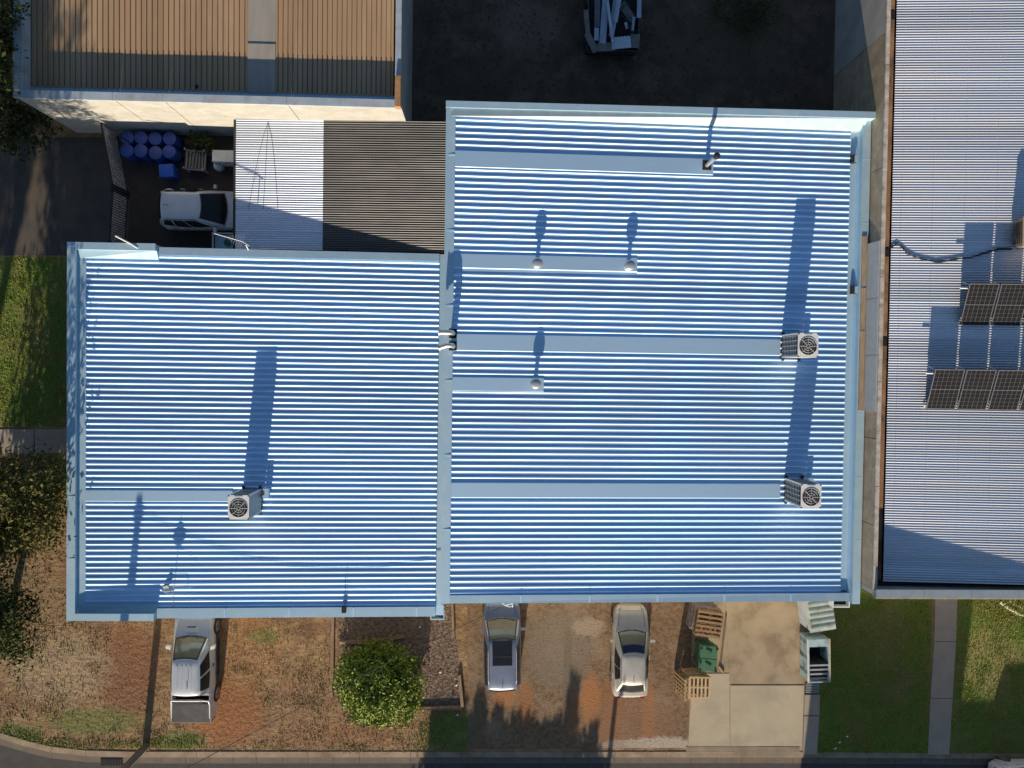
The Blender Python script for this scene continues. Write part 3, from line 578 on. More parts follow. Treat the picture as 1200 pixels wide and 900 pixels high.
o = b.build('roof_screws', WHITEM, Rb); o['kind'] = 'stuff'
# ------------------------------------------------------------------ roof plant
def condenser(label, ctop, ztop, zroof, wx=.84, wy=.98, group='condenser units on the zinc roofs'):
    x, y = ctop
    t = thing('condenser_unit', label, 'air conditioner', (x, y, zroof), group=group, local=True)
    h = ztop - zroof
    for s in (-1, 1):
        MB().box(s * wx * .42 - .05, s * wx * .42 + .05, -wy * .62, wy * .62, 0, .10).build('mounting_rail', DARKM, t)
    MB().box(-wx / 2 + .03, wx / 2 - .03, -wy / 2 + .03, wy / 2 - .03, .10, h - .06).build('coil', COIL, t)
    for sx in (-1, 1):
        for sy in (-1, 1):
            MB().box(sx * wx / 2 - (.06 if sx > 0 else 0), sx * wx / 2 + (.06 if sx < 0 else 0), sy * wy / 2 - (.06 if sy > 0 else 0), sy * wy / 2 + (.06 if sy < 0 else 0), .10, h).build('corner_post', WHITEM, t)
    # louvre grid on left and back, plain panels on front and right
    for k in range(9):
        z = .18 + k * (h - .3) / 9
        MB().box(-wx / 2 + .004, -wx / 2 + .03, -wy / 2 + .06, wy / 2 - .06, z, z + .035).build('louvre', GREYM, t)
        MB().box(-wx / 2 + .06, wx / 2 - .06, wy / 2 - .03, wy / 2 - .004, z, z + .035).build('louvre', GREYM, t)
    for k in range(5):
        yy = -wy / 2 + .1 + k * (wy - .2) / 4; MB().box(-wx / 2 - .002, -wx / 2 + .02, yy - .012, yy + .012, .12, h - .08).build('guard_bar', GREYM, t)
    MB().box(wx / 2 - .03, wx / 2 - .006, -wy / 2 + .06, wy / 2 - .06, .12, h - .06).build('side_panel', GREYM, t)
    MB().box(-wx / 2 + .06, wx / 2 - .06, -wy / 2 + .004, -wy / 2 + .03, .12, h - .06).build('front_panel', GREYM, t)
    # top plate with a round opening
    r = wx * .44; b = MB(); N = 32; o = 0
    for k in range(N):
        a = 2 * PI * k / N; ca, sa = math.cos(a), math.sin(a); q = 1 / max(abs(ca), abs(sa))
        b.v += [(r * ca, r * sa - .04, h), (min(max(ca * q, -1), 1) * wx / 2, min(max(sa * q, -1), 1) * wy / 2, h), (r * ca, r * sa - .04, h - .12)]
    for k in range(N):
        a, c = 3 * k, 3 * ((k + 1) % N); b.f += [(a, a + 1, c + 1, c), (a, c, c + 2, a + 2)]
    b.build('top_plate', WHITEM, t)
    MB().lathe((0, -.04, h - .13), [(r, 0), (r, .004)], 24).build('fan_well', BLACK, t)
    f = MB()
    for k in range(4):
        M = Matrix.Translation((0, -.04, h - .09)) @ Matrix.Rotation(k * PI / 2 + .4, 4, 'Z') @ Matrix.Rotation(.35, 4, 'X')
        f.box(.06, r * .92, -.09, .09, -.006, .006, M)
    f.lathe((0, -.04, h - .12), [(.08, 0), (.08, .07), (.05, .085)], 12).build('fan', DARKM, t)
    g = MB()
    for rr in (r * .98, r * .72, r * .46, r * .22):
        g.tube([(rr * math.cos(2 * PI * k / 24), -.04 + rr * math.sin(2 * PI * k / 24), h + .012) for k in range(25)], .009, 4, False)
    for k in range(8):
        a = 2 * PI * k / 8; g.tube([(.04 * math.cos(a), -.04 + .04 * math.sin(a), h + .018), (r * math.cos(a), -.04 + r * math.sin(a), h + .012)], .010, 4)
    g.build('fan_guard', GREYM, t)
    MB().box(-wx * .2, wx * .2, wy * .44, wy * .47, h + .001, h + .008).build('name_plate', GREYM, t)
    MB().tube([(wx / 2 + .02, .25, .3), (wx / 2 + .14, .28, .28), (wx / 2 + .18, .30, .05), (wx / 2 + .18, .45, .02)], .035, 6).build('pipe', DARKM, t)
    MB().box(wx / 2 + .10, wx / 2 + .34, .12, .52, .0, .26).build('pipe_cover', CAPM, t)
    return t
condenser('white rooftop condenser unit on the left roof', at(279.5, 594.5, 4.40), 4.40, 2.80)
condenser('upper of two rooftop condenser units near the right gutter', at(947, 404.5, 4.82), 4.82, 3.18)
condenser('lower of two rooftop condenser units near the right gutter', at(950.5, 581.5, 4.82), 4.82, 3.18)
for lab, px, py in (('capped round roof vent left of the pair on the middle flashing strip', 630, 308), ('capped round roof vent right of the pair on the middle flashing strip', 739.5, 310), ('capped round roof vent on the lower short flashing strip', 628, 449.5)):
    x, y = at(px, py, 4.05); z0 = zM(x) + .045
    t = thing('roof_vent', lab, 'vent', (x, y, z0), group='capped roof vents', local=True)
    MB().lathe((0, 0, 0), [(.19, 0), (.12, .06), (.085, .08)], 16).build('base_flange', TRAY, t, smooth=40)
    MB().lathe((0, 0, 0), [(.085, .06), (.085, .32)], 16).build('stem', STEEL, t, smooth=40)
    MB().lathe((0, 0, 0), [(.10, .28), (.215, .34), (.235, .46), (.20, .53), (.17, .55)], 20).build('cowl', STEEL, t, smooth=40)
    MB().lathe((0, 0, 0), [(.15, .552), (.15, .565), (.10, .585), (.02, .59)], 20).build('cap', VENTC, t, smooth=30)
x, y = at(828, 194, 3.3); z0 = zM(x) + .03
t = thing('flue_pipe', 'tall single steel flue on the top flashing strip', 'flue', (x, y, z0), local=True)
MB().box(-.19, .19, -.2, .2, .0, .04).build('base_boot', BLACK, t)
MB().lathe((0, 0, 0), [(.09, .03), (.09, 1.2)], 14).build('pipe', STEEL, t, smooth=40)
MB().lathe((0, 0, 0), [(.10, 1.16), (.135, 1.20), (.135, 1.34), (.06, 1.38)], 14).build('cap', DARKM, t, smooth=30)
for lab, py in (('upper of two elbowed steel flues at the step between the roofs', 391), ('lower of two elbowed steel flues at the step between the roofs', 405.5)):
    x, y = at(531, py, 3.65); z0 = 3.66
    t = thing('elbow_flue', lab, 'flue', (x, y, z0), group='elbowed flues at the roof step', local=True)
    MB().box(-.17, .15, -.19, .19, 0, .035).build('base_boot', BLACK, t)
    pts = [(0, 0, .02), (0, 0, .72), (-.03, 0, .80), (-.10, 0, .85), (-.20, 0, .86), (-.50, .0 if py < 400 else -.1, .84)]
    MB().tube(pts, .105, 12).build('pipe', STEEL, t, smooth=40)
    MB().tube([(-.48, 0 if py < 400 else -.093, .842), (-.53, 0 if py < 400 else -.11, .838)], .135, 12).build('collar', STEEL, t, smooth=40)
# antenna on the left roof
x, y = at(203, 687, 2.95); z0 = zL(x) + .03
t = thing('roof_antenna', 'small mast antenna with pale panel on the lower left roof corner', 'antenna', (x, y, z0), local=True)
MB().tube([(0, 0, 0), (0, 0, .82)], .018, 6).build('mast', GREYM, t)
MB().box(-.55, -.05, -.15, .12, .20, .23, Matrix.Rotation(.35, 4, 'Z') @ Matrix.Rotation(-.5, 4, 'Y')).build('panel', PTEAL, t)
b = MB()
for k in range(9): e = (.10, .17, .22, .26, .26, .22, .17, .12, .07)[k]; b.box(-e, e, -.015, .015, .44 + k * .035, .474 + k * .035)
b.build('dipole', GREYM, t)
MB().tube([(0, 0, .12), (.45, .02, .10), (.62, .06, .02)], .012, 5).tube([(0, 0, .08), (-.06, -.5, .02), (-.02, -.95, .0)], .012, 5).build('stay', GREYM, t)
MB().tube([(0, 0, .45), (.5, .0, .36), (.85, .0, .25)], .006, 4).build('guy_wire', GREYM, t)
# yagi antenna over the carport edge
p0, p1 = at3(251, 273.5, 3.1), at3(284, 283, 3.1)
t = thing('television_antenna', 'thin white television antenna over the carport edge', 'antenna', (p1.x, 5.0, 2.9))
MB().tube([p0, p1, at3(292, 288, 3.1)], .016, 5).build('boom', WHITEM, t)
MB().tube([at3(288, 287, 3.1), (p1.x + .15, 4.95, 2.8)], .02, 5).build('mast', WHITEM, t)
dv = (p1 - p0).normalized(); nv = Vector((-dv.y, dv.x, 0))
for k in range(6):
    c = p0.lerp(p1, .55 + k * .09); e = .10 + .05 * k
    MB().tube([c - nv * e, c + nv * e], .008, 4).build('element', GREYM, t)
a, b2 = at3(135.5, 276.4, 3.3), at3(154, 286, 3.22)
o = MB().tube([a, b2, b2 + Vector((.25, -.16, -.03))], .035, 8).build('vent_pipe', WHITEM); tag(o, 'short white pipe poking over the upper left roof edge', 'pipe')
b = MB()
for dx in (-8, 0, 8):
    pts = [at3(314 + dx * (k / 6) ** .7 * 2.2 - 6 * k / 6, 143 + k * 17, 2.30) for k in range(7)]
    b.tube([(p.x, p.y, zc(p.x) + .02) for p in pts], .007, 4)
o = b.build('roof_cable', WIREM); tag(o, 'thin dark cable with three strands lying on the pale carport roof', 'cable')
# ------------------------------------------------------------------ right roof plant
PW, PL = 1.17, 1.76
me_fr = MB()
for a in ((0, PW, 0, .03), (0, PW, PL - .03, PL), (0, .03, .03, PL - .03), (PW - .03, PW, .03, PL - .03)): me_fr.box(a[0], a[1], a[2], a[3], -.035, .004)
me_fr.box(.03, PW - .03, PL / 2 - .012, PL / 2 + .012, .001, .003)
me_fr = me_fr.mesh('frame', mat('panel_frame', (.17, .17, .175), .5, .3, (.14, .14, .145), 6)); me_ce = MB().box(.031, PW - .031, .031, PL - .031, -.02, 0.0).mesh('cells', SOLAR)
me_leg = MB().box(-.02, .02, -.02, .02, -.9, 0).mesh('leg', GREYM)
def solar_row(px, py, n, names):
    z = 4.35
    xb, yb = at(px, py, z)
    tilt = math.asin(.62 / PL); ry = -math.atan(.072)
    for k in range(n):
        x = xb + k * 1.252
        t = bpy.data.objects.new('solar_panel', None); COL.objects.link(t); tag(t, names[k], 'solar panel', 'solar panels on the right roof')
        t.location = (x, yb, zr(x) + .14); t.rotation_euler = (tilt, ry, 0)
        inst(me_ce, 'cells', t); inst(me_fr, 'frame', t)
        for lx in (.06, PW - .06):
            o = inst(MB().box(lx - .02, lx + .02, PL - .1, PL - .06, -.62, -.036).mesh('leg', GREYM), 'leg', t)
            o = inst(MB().box(lx - .02, lx + .02, .06, .10, -.13, -.036).mesh('leg', GREYM), 'leg', t)
        if k == 0: inst(MB().box(-.30, .0, PL - .24, PL - .20, -.12, -.08).mesh('rail_end', WHITEM), 'rail_end', t); inst(MB().box(-.06, .0, .05, .09, -.12, -.08).mesh('rail_end', WHITEM), 'rail_end', t)
solar_row(1089, 479.5, 5, ['leftmost solar panel of the lower row', 'second solar panel from the left in the lower row', 'third solar panel from the left in the lower row', 'fourth solar panel from the left in the lower row at the picture edge', 'fifth solar panel of the lower row beyond the picture edge'])
solar_row(1127, 381, 4, ['leftmost solar panel of the upper row', 'second solar panel from the left in the upper row', 'third solar panel of the upper row at the picture edge', 'fourth solar panel of the upper row beyond the picture edge'])
x, y = at(1186, 292, 4.4); ztp = zr(x)
t = thing('evaporative_cooler', 'tan box shaped evaporative cooler at the right edge above the solar panels', 'cooler', (x + .6, y + .6, ztp), local=True)
CTAN = mat('cooler_tan', (.40, .30, .20), .7, 0, (.33, .25, .17), 3)
MB().hexa([(-.52, -.52, .12), (.52, -.52, .12), (.52, .52, .12), (-.52, .52, .12)], [(-.60, -.60, .75), (.60, -.60, .75), (.60, .60, .75), (-.60, .60, .75)]).build('casing', CTAN, t)
MB().hexa([(-.62, -.62, .751), (.62, -.62, .751), (.62, .62, .751), (-.62, .62, .751)], [(-.5, -.5, .90), (.5, -.5, .90), (.5, .5, .90), (-.5, .5, .90)]).build('lid', CTAN, t)
MB().box(-.4, .4, -.4, .4, -.1, .119).build('duct', GREYM, t)
for k in range(5): MB().box(-.60, -.57, -.45, .45, .22 + k * .1, .25 + k * .1).build('louvre', DARKM, t)
pts = [(1045, 290), (1051, 285.5), (1058, 290), (1064, 296), (1072, 301), (1082, 305), (1095, 306.5), (1110, 306), (1122, 303), (1135, 302), (1150, 297), (1165, 293), (1180, 293)]
b = MB(); q = []
for i, (px, py) in enumerate(pts):
    x, y = at(px, py, 4.0); q.append((x + random.uniform(-.03, .03), y + random.uniform(-.03, .03), zr(x) + .045))
b.tube(q, .026, 6)
for i in range(2): b.tube([(x + random.uniform(-.06, .06), y + random.uniform(-.05, .05), z) for x, y, z in q], .014, 5)
o = b.build('roof_cable', WIREM); tag(o, 'bundle of dark cables snaking across the right corrugated roof', 'cable')
# ------------------------------------------------------------------ vehicles
def body_mesh(st):
    b = MB(); n = None
    for (y, w, zt, zb, cr) in st:
        h = zt - zb
        half = [(.0, zb), (.80 * w, zb), (.95 * w, zb + .10 * h), (1.0 * w, zb + .34 * h), (.995 * w, zb + .62 * h), (.965 * w, zt - .13 * h), (.90 * w, zt - .02 * h), (.62 * w, zt + cr * .55), (.3 * w, zt + cr * .9), (0, zt + cr)]
        ring = half + [(-x, z) for x, z in half[-2:0:-1]]
        n = len(ring); b.v += [(x, y, z) for x, z in ring]
    for i in range(len(st) - 1):
        for k in range(n):
            a, c = i * n + k, i * n + (k + 1) % n; b.f.append((a, a + n, c + n, c))
    b.f.append(tuple(range(n))); b.f.append(tuple(range((len(st) - 1) * n, len(st) * n))[::-1])
    return b
class Cabin:
    """shell between a belt ring and a roof ring, four curved sides"""
    def __init__(s, bf, br, rf, rr, wb, wr, zb, zr, wbf=None, wbr=None, wrf=None, wrr=None, bow=.12):
        s.c = dict(bf=bf, br=br, rf=rf, rr=rr, zb=zb, zr=zr, bow=bow); s.wb, s.wr = wb, wr
        s.wbf = wbf or wb; s.wbr = wbr or wb; s.wrf = wrf or wr; s.wrr = wrr or wr
    def pt(s, side, u, t, off=0.0):
        c = s.c
        def ring(yf, yr, wm, wf, wrr, bow):
            if side == 0: return Vector(((2 * u - 1) * wf, yf + bow * (1 - (2 * u - 1) ** 2), 0))
            if side == 2: return Vector(((1 - 2 * u) * wrr, yr - bow * .6 * (1 - (2 * u - 1) ** 2), 0))
            a, b2 = (wf, wrr) if side == 1 else (wrr, wf); ya, yb = (yf, yr) if side == 1 else (yr, yf)
            w = a + (b2 - a) * u + (wm - (wf + wrr) / 2) * (1 - (2 * u - 1) ** 2)
            return Vector((w if side == 1 else -w, ya + (yb - ya) * u, 0))
        lo = ring(c['bf'], c['br'], s.wb, s.wbf, s.wbr, c['bow']); hi = ring(c['rf'], c['rr'], s.wr, s.wrf, s.wrr, c['bow'] * .6)
        p = lo.lerp(hi, t); p.z = c['zb'] + (c['zr'] - c['zb']) * t
        bulge = .035 * math.sin(PI * t)
        out = Vector(((1 if side == 1 else -1 if side == 3 else 0), (1 if side == 0 else -1 if side == 2 else 0), .5))
        return p + out * (bulge + off)
    def shell(s, nt=4):
        b = MB(); ring = [(0, k / 8) for k in range(8)] + [(1, k / 8) for k in range(8)] + [(2, k / 8) for k in range(8)] + [(3, k / 8) for k in range(8)]
        n = len(ring)
        for i in range(nt + 1): b.v += [tuple(s.pt(sd_, u, i / nt)) for sd_, u in ring]
        for i in range(nt):
            for k in range(n): a, c = i * n + k, i * n + (k + 1) % n; b.f.append((a, a + n, c + n, c))
        cy = (s.c['rf'] + s.c['rr']) / 2; top = [Vector(p) for p in b.v[-n:]]; o = len(b.v)
        for sc, dz in ((.93, .028), (.7, .05), (.35, .062)): b.v += [(p.x * sc, cy + (p.y - cy) * sc, s.c['zr'] + dz) for p in top]
        for i in range(3):
            base = o - n + i * n
            for k in range(n): a, c = base + k, base + (k + 1) % n; b.f.append((a, a + n, c + n, c))
        b.v.append((0, cy, s.c['zr'] + .065)); q = len(b.v) - 1
        for k in range(n): b.f.append((q - n + k, q, q - n + (k + 1) % n))
        return b
    def patch(s, side, u0, u1, t0, t1, off=.012, n=6, m=3, t1b=None):
        b = MB()
        for i in range(m + 1):
            for k in range(n + 1):
                u = u0 + (u1 - u0) * k / n; b.v.append(tuple(s.pt(side, u, t0 + (t1 - t0) * i / m, off)))
        for i in range(m):
            for k in range(n): a = i * (n + 1) + k; b.f.append((a, a + n + 1, a + n + 2, a + 1))
        return b
def wheel(t, x, y, r=.32, w=.2):
    s = 1 if x > 0 else -1
    ty = MB().tube([(x - s * w, y, r), (x - s * w * .9, y, r), (x - s * .03, y, r), (x, y, r)], [r * .9, r, r, r * .9], 20).build('wheel', RUBBER, t, (0, 0, 0), 40)
    MB().tube([(x - s * .02, y, r), (x + s * .006, y, r)], [r * .66, r * .62], 16).build('rim', RIMM, ty, (0, 0, 0), 40)
    hb = MB()
    for k in range(5):
        a = 2 * PI * k / 5; hb.box(x + s * .007 if s > 0 else x - .012, x + .012 if s > 0 else x - .007, y - .02, y + .02, .05, r * .58, Matrix.Translation((0, y, r)) @ Matrix.Rotation(a, 4, 'X') @ Matrix.Translation((0, -y, 0)))
    hb.build('hub_slot', DARKM, ty, (0, 0, 0))
BLUEG = mat('blue_tint_glass', (.012, .018, .05), .12, 0, (.016, .022, .06), 3)
def car(label, loc, rz, Ln, Wd, paint, st, cab, wheels, sidewin, group='parked vehicles', zh=.62, name='parked_car', fglass=WSCR, rails=False, sunroof=None, band=False, tl=.86):
    t = thing(name, label, 'car', loc, rz, group, local=True)
    body_mesh(st).build('body', paint, t, smooth=42)
    cab.shell().build('cabin', paint, t, smooth=42)
    def top(y, f):
        for i in range(len(st) - 1):
            if st[i][0] <= y <= st[i + 1][0]:
                k = (y - st[i][0]) / (st[i + 1][0] - st[i][0]); w_, z_, c_ = [st[i][j] + (st[i + 1][j] - st[i][j]) * k for j in (1, 2, 4)]; return Vector((f * .62 * w_ * 1.0, y, z_ + c_ * .55 + .004))
    ys_ = [q[0] for q in st if cab.c['bf'] - .05 < q[0] < st[-1][0] - .08]
    for sg in (-1, 1): MB().tube([top(y, sg * 1.18) - Vector((0, 0, .008)) for y in ys_], .007, 4).build('shut_line', TRIMB, t)
    yb_ = st[-3][0]; MB().tube([top(yb_, f) + Vector((0, 0, .012 * (1 - abs(f)))) for f in (-1.18, -.5, 0, .5, 1.18)], .007, 4).build('shut_line', TRIMB, t)
    for sg in (-1, 1): MB().tube([cab.pt(1 if sg > 0 else 3, u if sg > 0 else 1 - u, .97, .006) for u in (.1, .35, .6, .9)], .012, 4).build('drip_rail', TRIMB, t)
    cab.patch(0, .03, .97, .02, .97, .009).build('windscreen_seal', TRIMB, t, smooth=60)
    cab.patch(0, .07, .93, .09, .93 if not band else .66, .016).build('windscreen', fglass, t, smooth=60)
    if band: cab.patch(0, .07, .93, .67, .93, .0165).build('tint_band', BLUEG, t, smooth=60)
    cab.patch(2, .05, .95, .08, .94).build('rear_window', GLASS, t, smooth=60)
    for side in (1, 3):
        for u0, u1 in sidewin:
            if side == 3: u0, u1 = 1 - u1, 1 - u0
            cab.patch(side, u0, u1, .10, .88, .014).build('side_window', GLASS, t, smooth=60)
    for x, y, r in wheels: wheel(t, x, y, r)
    w = Wd / 2
    for s in (-1, 1):
        ym = cab.c['bf'] - .35
        MB().hexa([(s * (w + .0) - .02, ym - .09, cab.c['zb'] + .02), (s * (w + .19) + .02, ym - .06, cab.c['zb'] + .03), (s * (w + .19) + .02, ym + .05, cab.c['zb'] + .03), (s * w - .02, ym + .04, cab.c['zb'] + .02)], [(s * w - .02, ym - .09, cab.c['zb'] + .13), (s * (w + .19) + .02, ym - .06, cab.c['zb'] + .15), (s * (w + .19) + .02, ym + .03, cab.c['zb'] + .15), (s * w - .02, ym + .02, cab.c['zb'] + .13)]).build('mirror', paint, t)
        yf = st[-1][0] - .12; yr = st[0][0] + .06
        MB().hexa([(s * w * .55, yf - .20, zh - .05), (s * w * .86, yf - .30, zh - .05), (s * w * .86, yf - .12, zh - .05), (s * w * .55, yf + .0, zh - .05)], [(s * w * .55, yf - .24, zh + .09), (s * w * .86, yf - .36, zh + .11), (s * w * .86, yf - .14, zh + .06), (s * w * .55, yf - .01, zh + .04)]).build('headlight', CLEARL, t)
        MB().box(min(s * w * .56, s * w * .80), max(s * w * .56, s * w * .80), yr - .035, yr + .08, tl - .26, tl - .08).build('taillight', REDL, t)
        for u0, u1 in sidewin:
            y = cab.c['bf'] + (cab.c['br'] - cab.c['bf']) * (u1 - .05); MB().box(s * w - .02, s * w + .02, y - .1, y + .1, cab.c['zb'] - .13, cab.c['zb'] - .10).build('door_handle', paint, t)
    for s in (-.35, .25):   # wipers lie at the foot of the screen
        p0 = cab.pt(0, .5 + s * .3, .03, .03); p1 = cab.pt(0, .5 + s + .1 if s < 0 else .5 + s + .12, .12, .03); MB().tube([p0, p1], .011, 4).build('wiper', TRIMB, t)
    cy = cab.c['rr'] + .32; MB().tube([(0, cy, cab.c['zr'] + .05), (.01, cy - .22, cab.c['zr'] + .16)], .012, 5).build('aerial', TRIMB, t)
    if rails:
        for s in (-1, 1): MB().tube([(s * cab.wr * .93, cab.c['rf'] - .25, cab.c['zr'] + .04), (s * cab.wr * .95, cab.c['rf'] - .4, cab.c['zr'] + .085), (s * cab.wr * .95, cab.c['rr'] + .4, cab.c['zr'] + .085), (s * cab.wr * .93, cab.c['rr'] + .25, cab.c['zr'] + .04)], .022, 6).build('roof_rail', GREYM, t)
    if sunroof:
        y0, y1, ww = sunroof; MB().hexa([(-ww, y0, cab.c['zr'] + .02), (ww, y0, cab.c['zr'] + .02), (ww, y1, cab.c['zr'] + .02), (-ww, y1, cab.c['zr'] + .02)], [(-ww, y0, cab.c['zr'] + .070), (ww, y0, cab.c['zr'] + .070), (ww, y1, cab.c['zr'] + .066), (-ww, y1, cab.c['zr'] + .066)]).build('sunroof', GLASS, t)
        for yy in (y0 + (y1 - y0) * .36,): MB().box(-ww, ww, yy - .012, yy + .012, cab.c['zr'] + .0705, cab.c['zr'] + .075).build('sunroof_bar', TRIMB, t)
    MB().box(-.26, .26, st[0][0] - .02, st[0][0] + .02, .50, .61).build('number_plate', WHITEM, t)
    return t
def stations(Ln, Wd, hood, belt, trunk, cowl, deck, nose=.58, tail=.70):
    h = Ln / 2; w = Wd / 2
    return [(-h, w * .70, tail - .08, .34, .01), (-h + .05, w * .84, tail, .28, .01), (-h + .22, w * .94, trunk - .02, .22, .015), (-h + .5, w * .985, trunk, .2, .02), (deck, w, trunk + .03, .2, .02), (deck + .5, w, belt, .2, .02), (cowl - .5, w, belt, .2, .02), (cowl, w * .99, belt - .02, .2, .03), (cowl + .35, w * .98, hood + .06, .2, .035), (h - .55, w * .95, hood - .02, .2, .035), (h - .26, w * .88, hood - .09, .22, .025), (h - .09, w * .74, nose, .27, .015), (h, w * .52, nose - .14, .34, .005)]
# silver sedan
f, r = at(739.5, 708.5, .62), at(740.5, 820, .88); Ln = f[1] - r[1]
Ws = 1.70
st = stations(Ln, Ws, .78, .92, .96, Ln / 2 - 1.30, -Ln / 2 + .75)
cab = Cabin(Ln / 2 - 1.18, -Ln / 2 + .40, Ln / 2 - 2.05, -Ln / 2 + .98, Ws / 2 - .05, .545, .90, 1.40, wbf=.72, wbr=.68, wrf=.52, wrr=.52, bow=.14)
car('champagne silver sedan parked nose in on the brown gravel', (f[0], (f[1] + r[1]) / 2, 0), 0, Ln, Ws, PSILV, st, cab, [(s * Ws / 2, y, .31) for s in (-1, 1) for y in (Ln / 2 - .86, -Ln / 2 + .92)], [(.22, .50), (.54, .80)], band=True)
# grey wagon
f, r = at(586.5, 700, .62), at(590, 809.5, 1.0); Ln = f[1] - r[1] + .15; Wu = 1.76
st = stations(Ln, Wu, .88, 1.0, 1.02, Ln / 2 - 1.22, -Ln / 2 + .3, .66, .86)
cab = Cabin(Ln / 2 - 1.08, -Ln / 2 + .06, Ln / 2 - 1.84, -Ln / 2 + .36, Wu / 2 - .04, .66, 1.0, 1.60, wbf=.78, wbr=.78, wrf=.61, wrr=.62, bow=.14)
car('slate grey wagon with sunroof parked nose in beside the garden bed', ((f[0] + r[0]) / 2, (f[1] + r[1]) / 2 + .07, 0), math.radians(1.2), Ln, Wu, PGREY, st, cab, [(s * Wu / 2, y, .33) for s in (-1, 1) for y in (Ln / 2 - .88, -Ln / 2 + .86)], [(.17, .42), (.45, .68), (.71, .92)], rails=True, sunroof=(-.72, .40, .44), name='parked_wagon', tl=1.02)
# white wagon in the fenced yard, nose to the right
r, f = at(186, 244, .9), at(305, 245, .7); Ln = f[0] - r[0]; Wv = 1.76
st = stations(Ln, Wv, .84, .96, 1.0, Ln / 2 - 1.6, -Ln / 2 + .3, .62, .82)
cab = Cabin(Ln / 2 - 1.5, -Ln / 2 + .10, Ln / 2 - 2.45, -Ln / 2 + .42, Wv / 2 - .04, .60, .96, 1.50, wbf=.76, wbr=.72, wrf=.57, wrr=.58, bow=.15)
car('pearl white hatchback parked half under the carport', ((f[0] + r[0]) / 2, r[1], 0), math.radians(-90), Ln, Wv, PPEARL, st, cab, [(s * Wv / 2, y, .31) for s in (-1, 1) for y in (Ln / 2 - .88, -Ln / 2 + .8)], [(.15, .44), (.47, .72), (.76, .93)], fglass=GLASS, name='parked_hatchback', tl=.98)
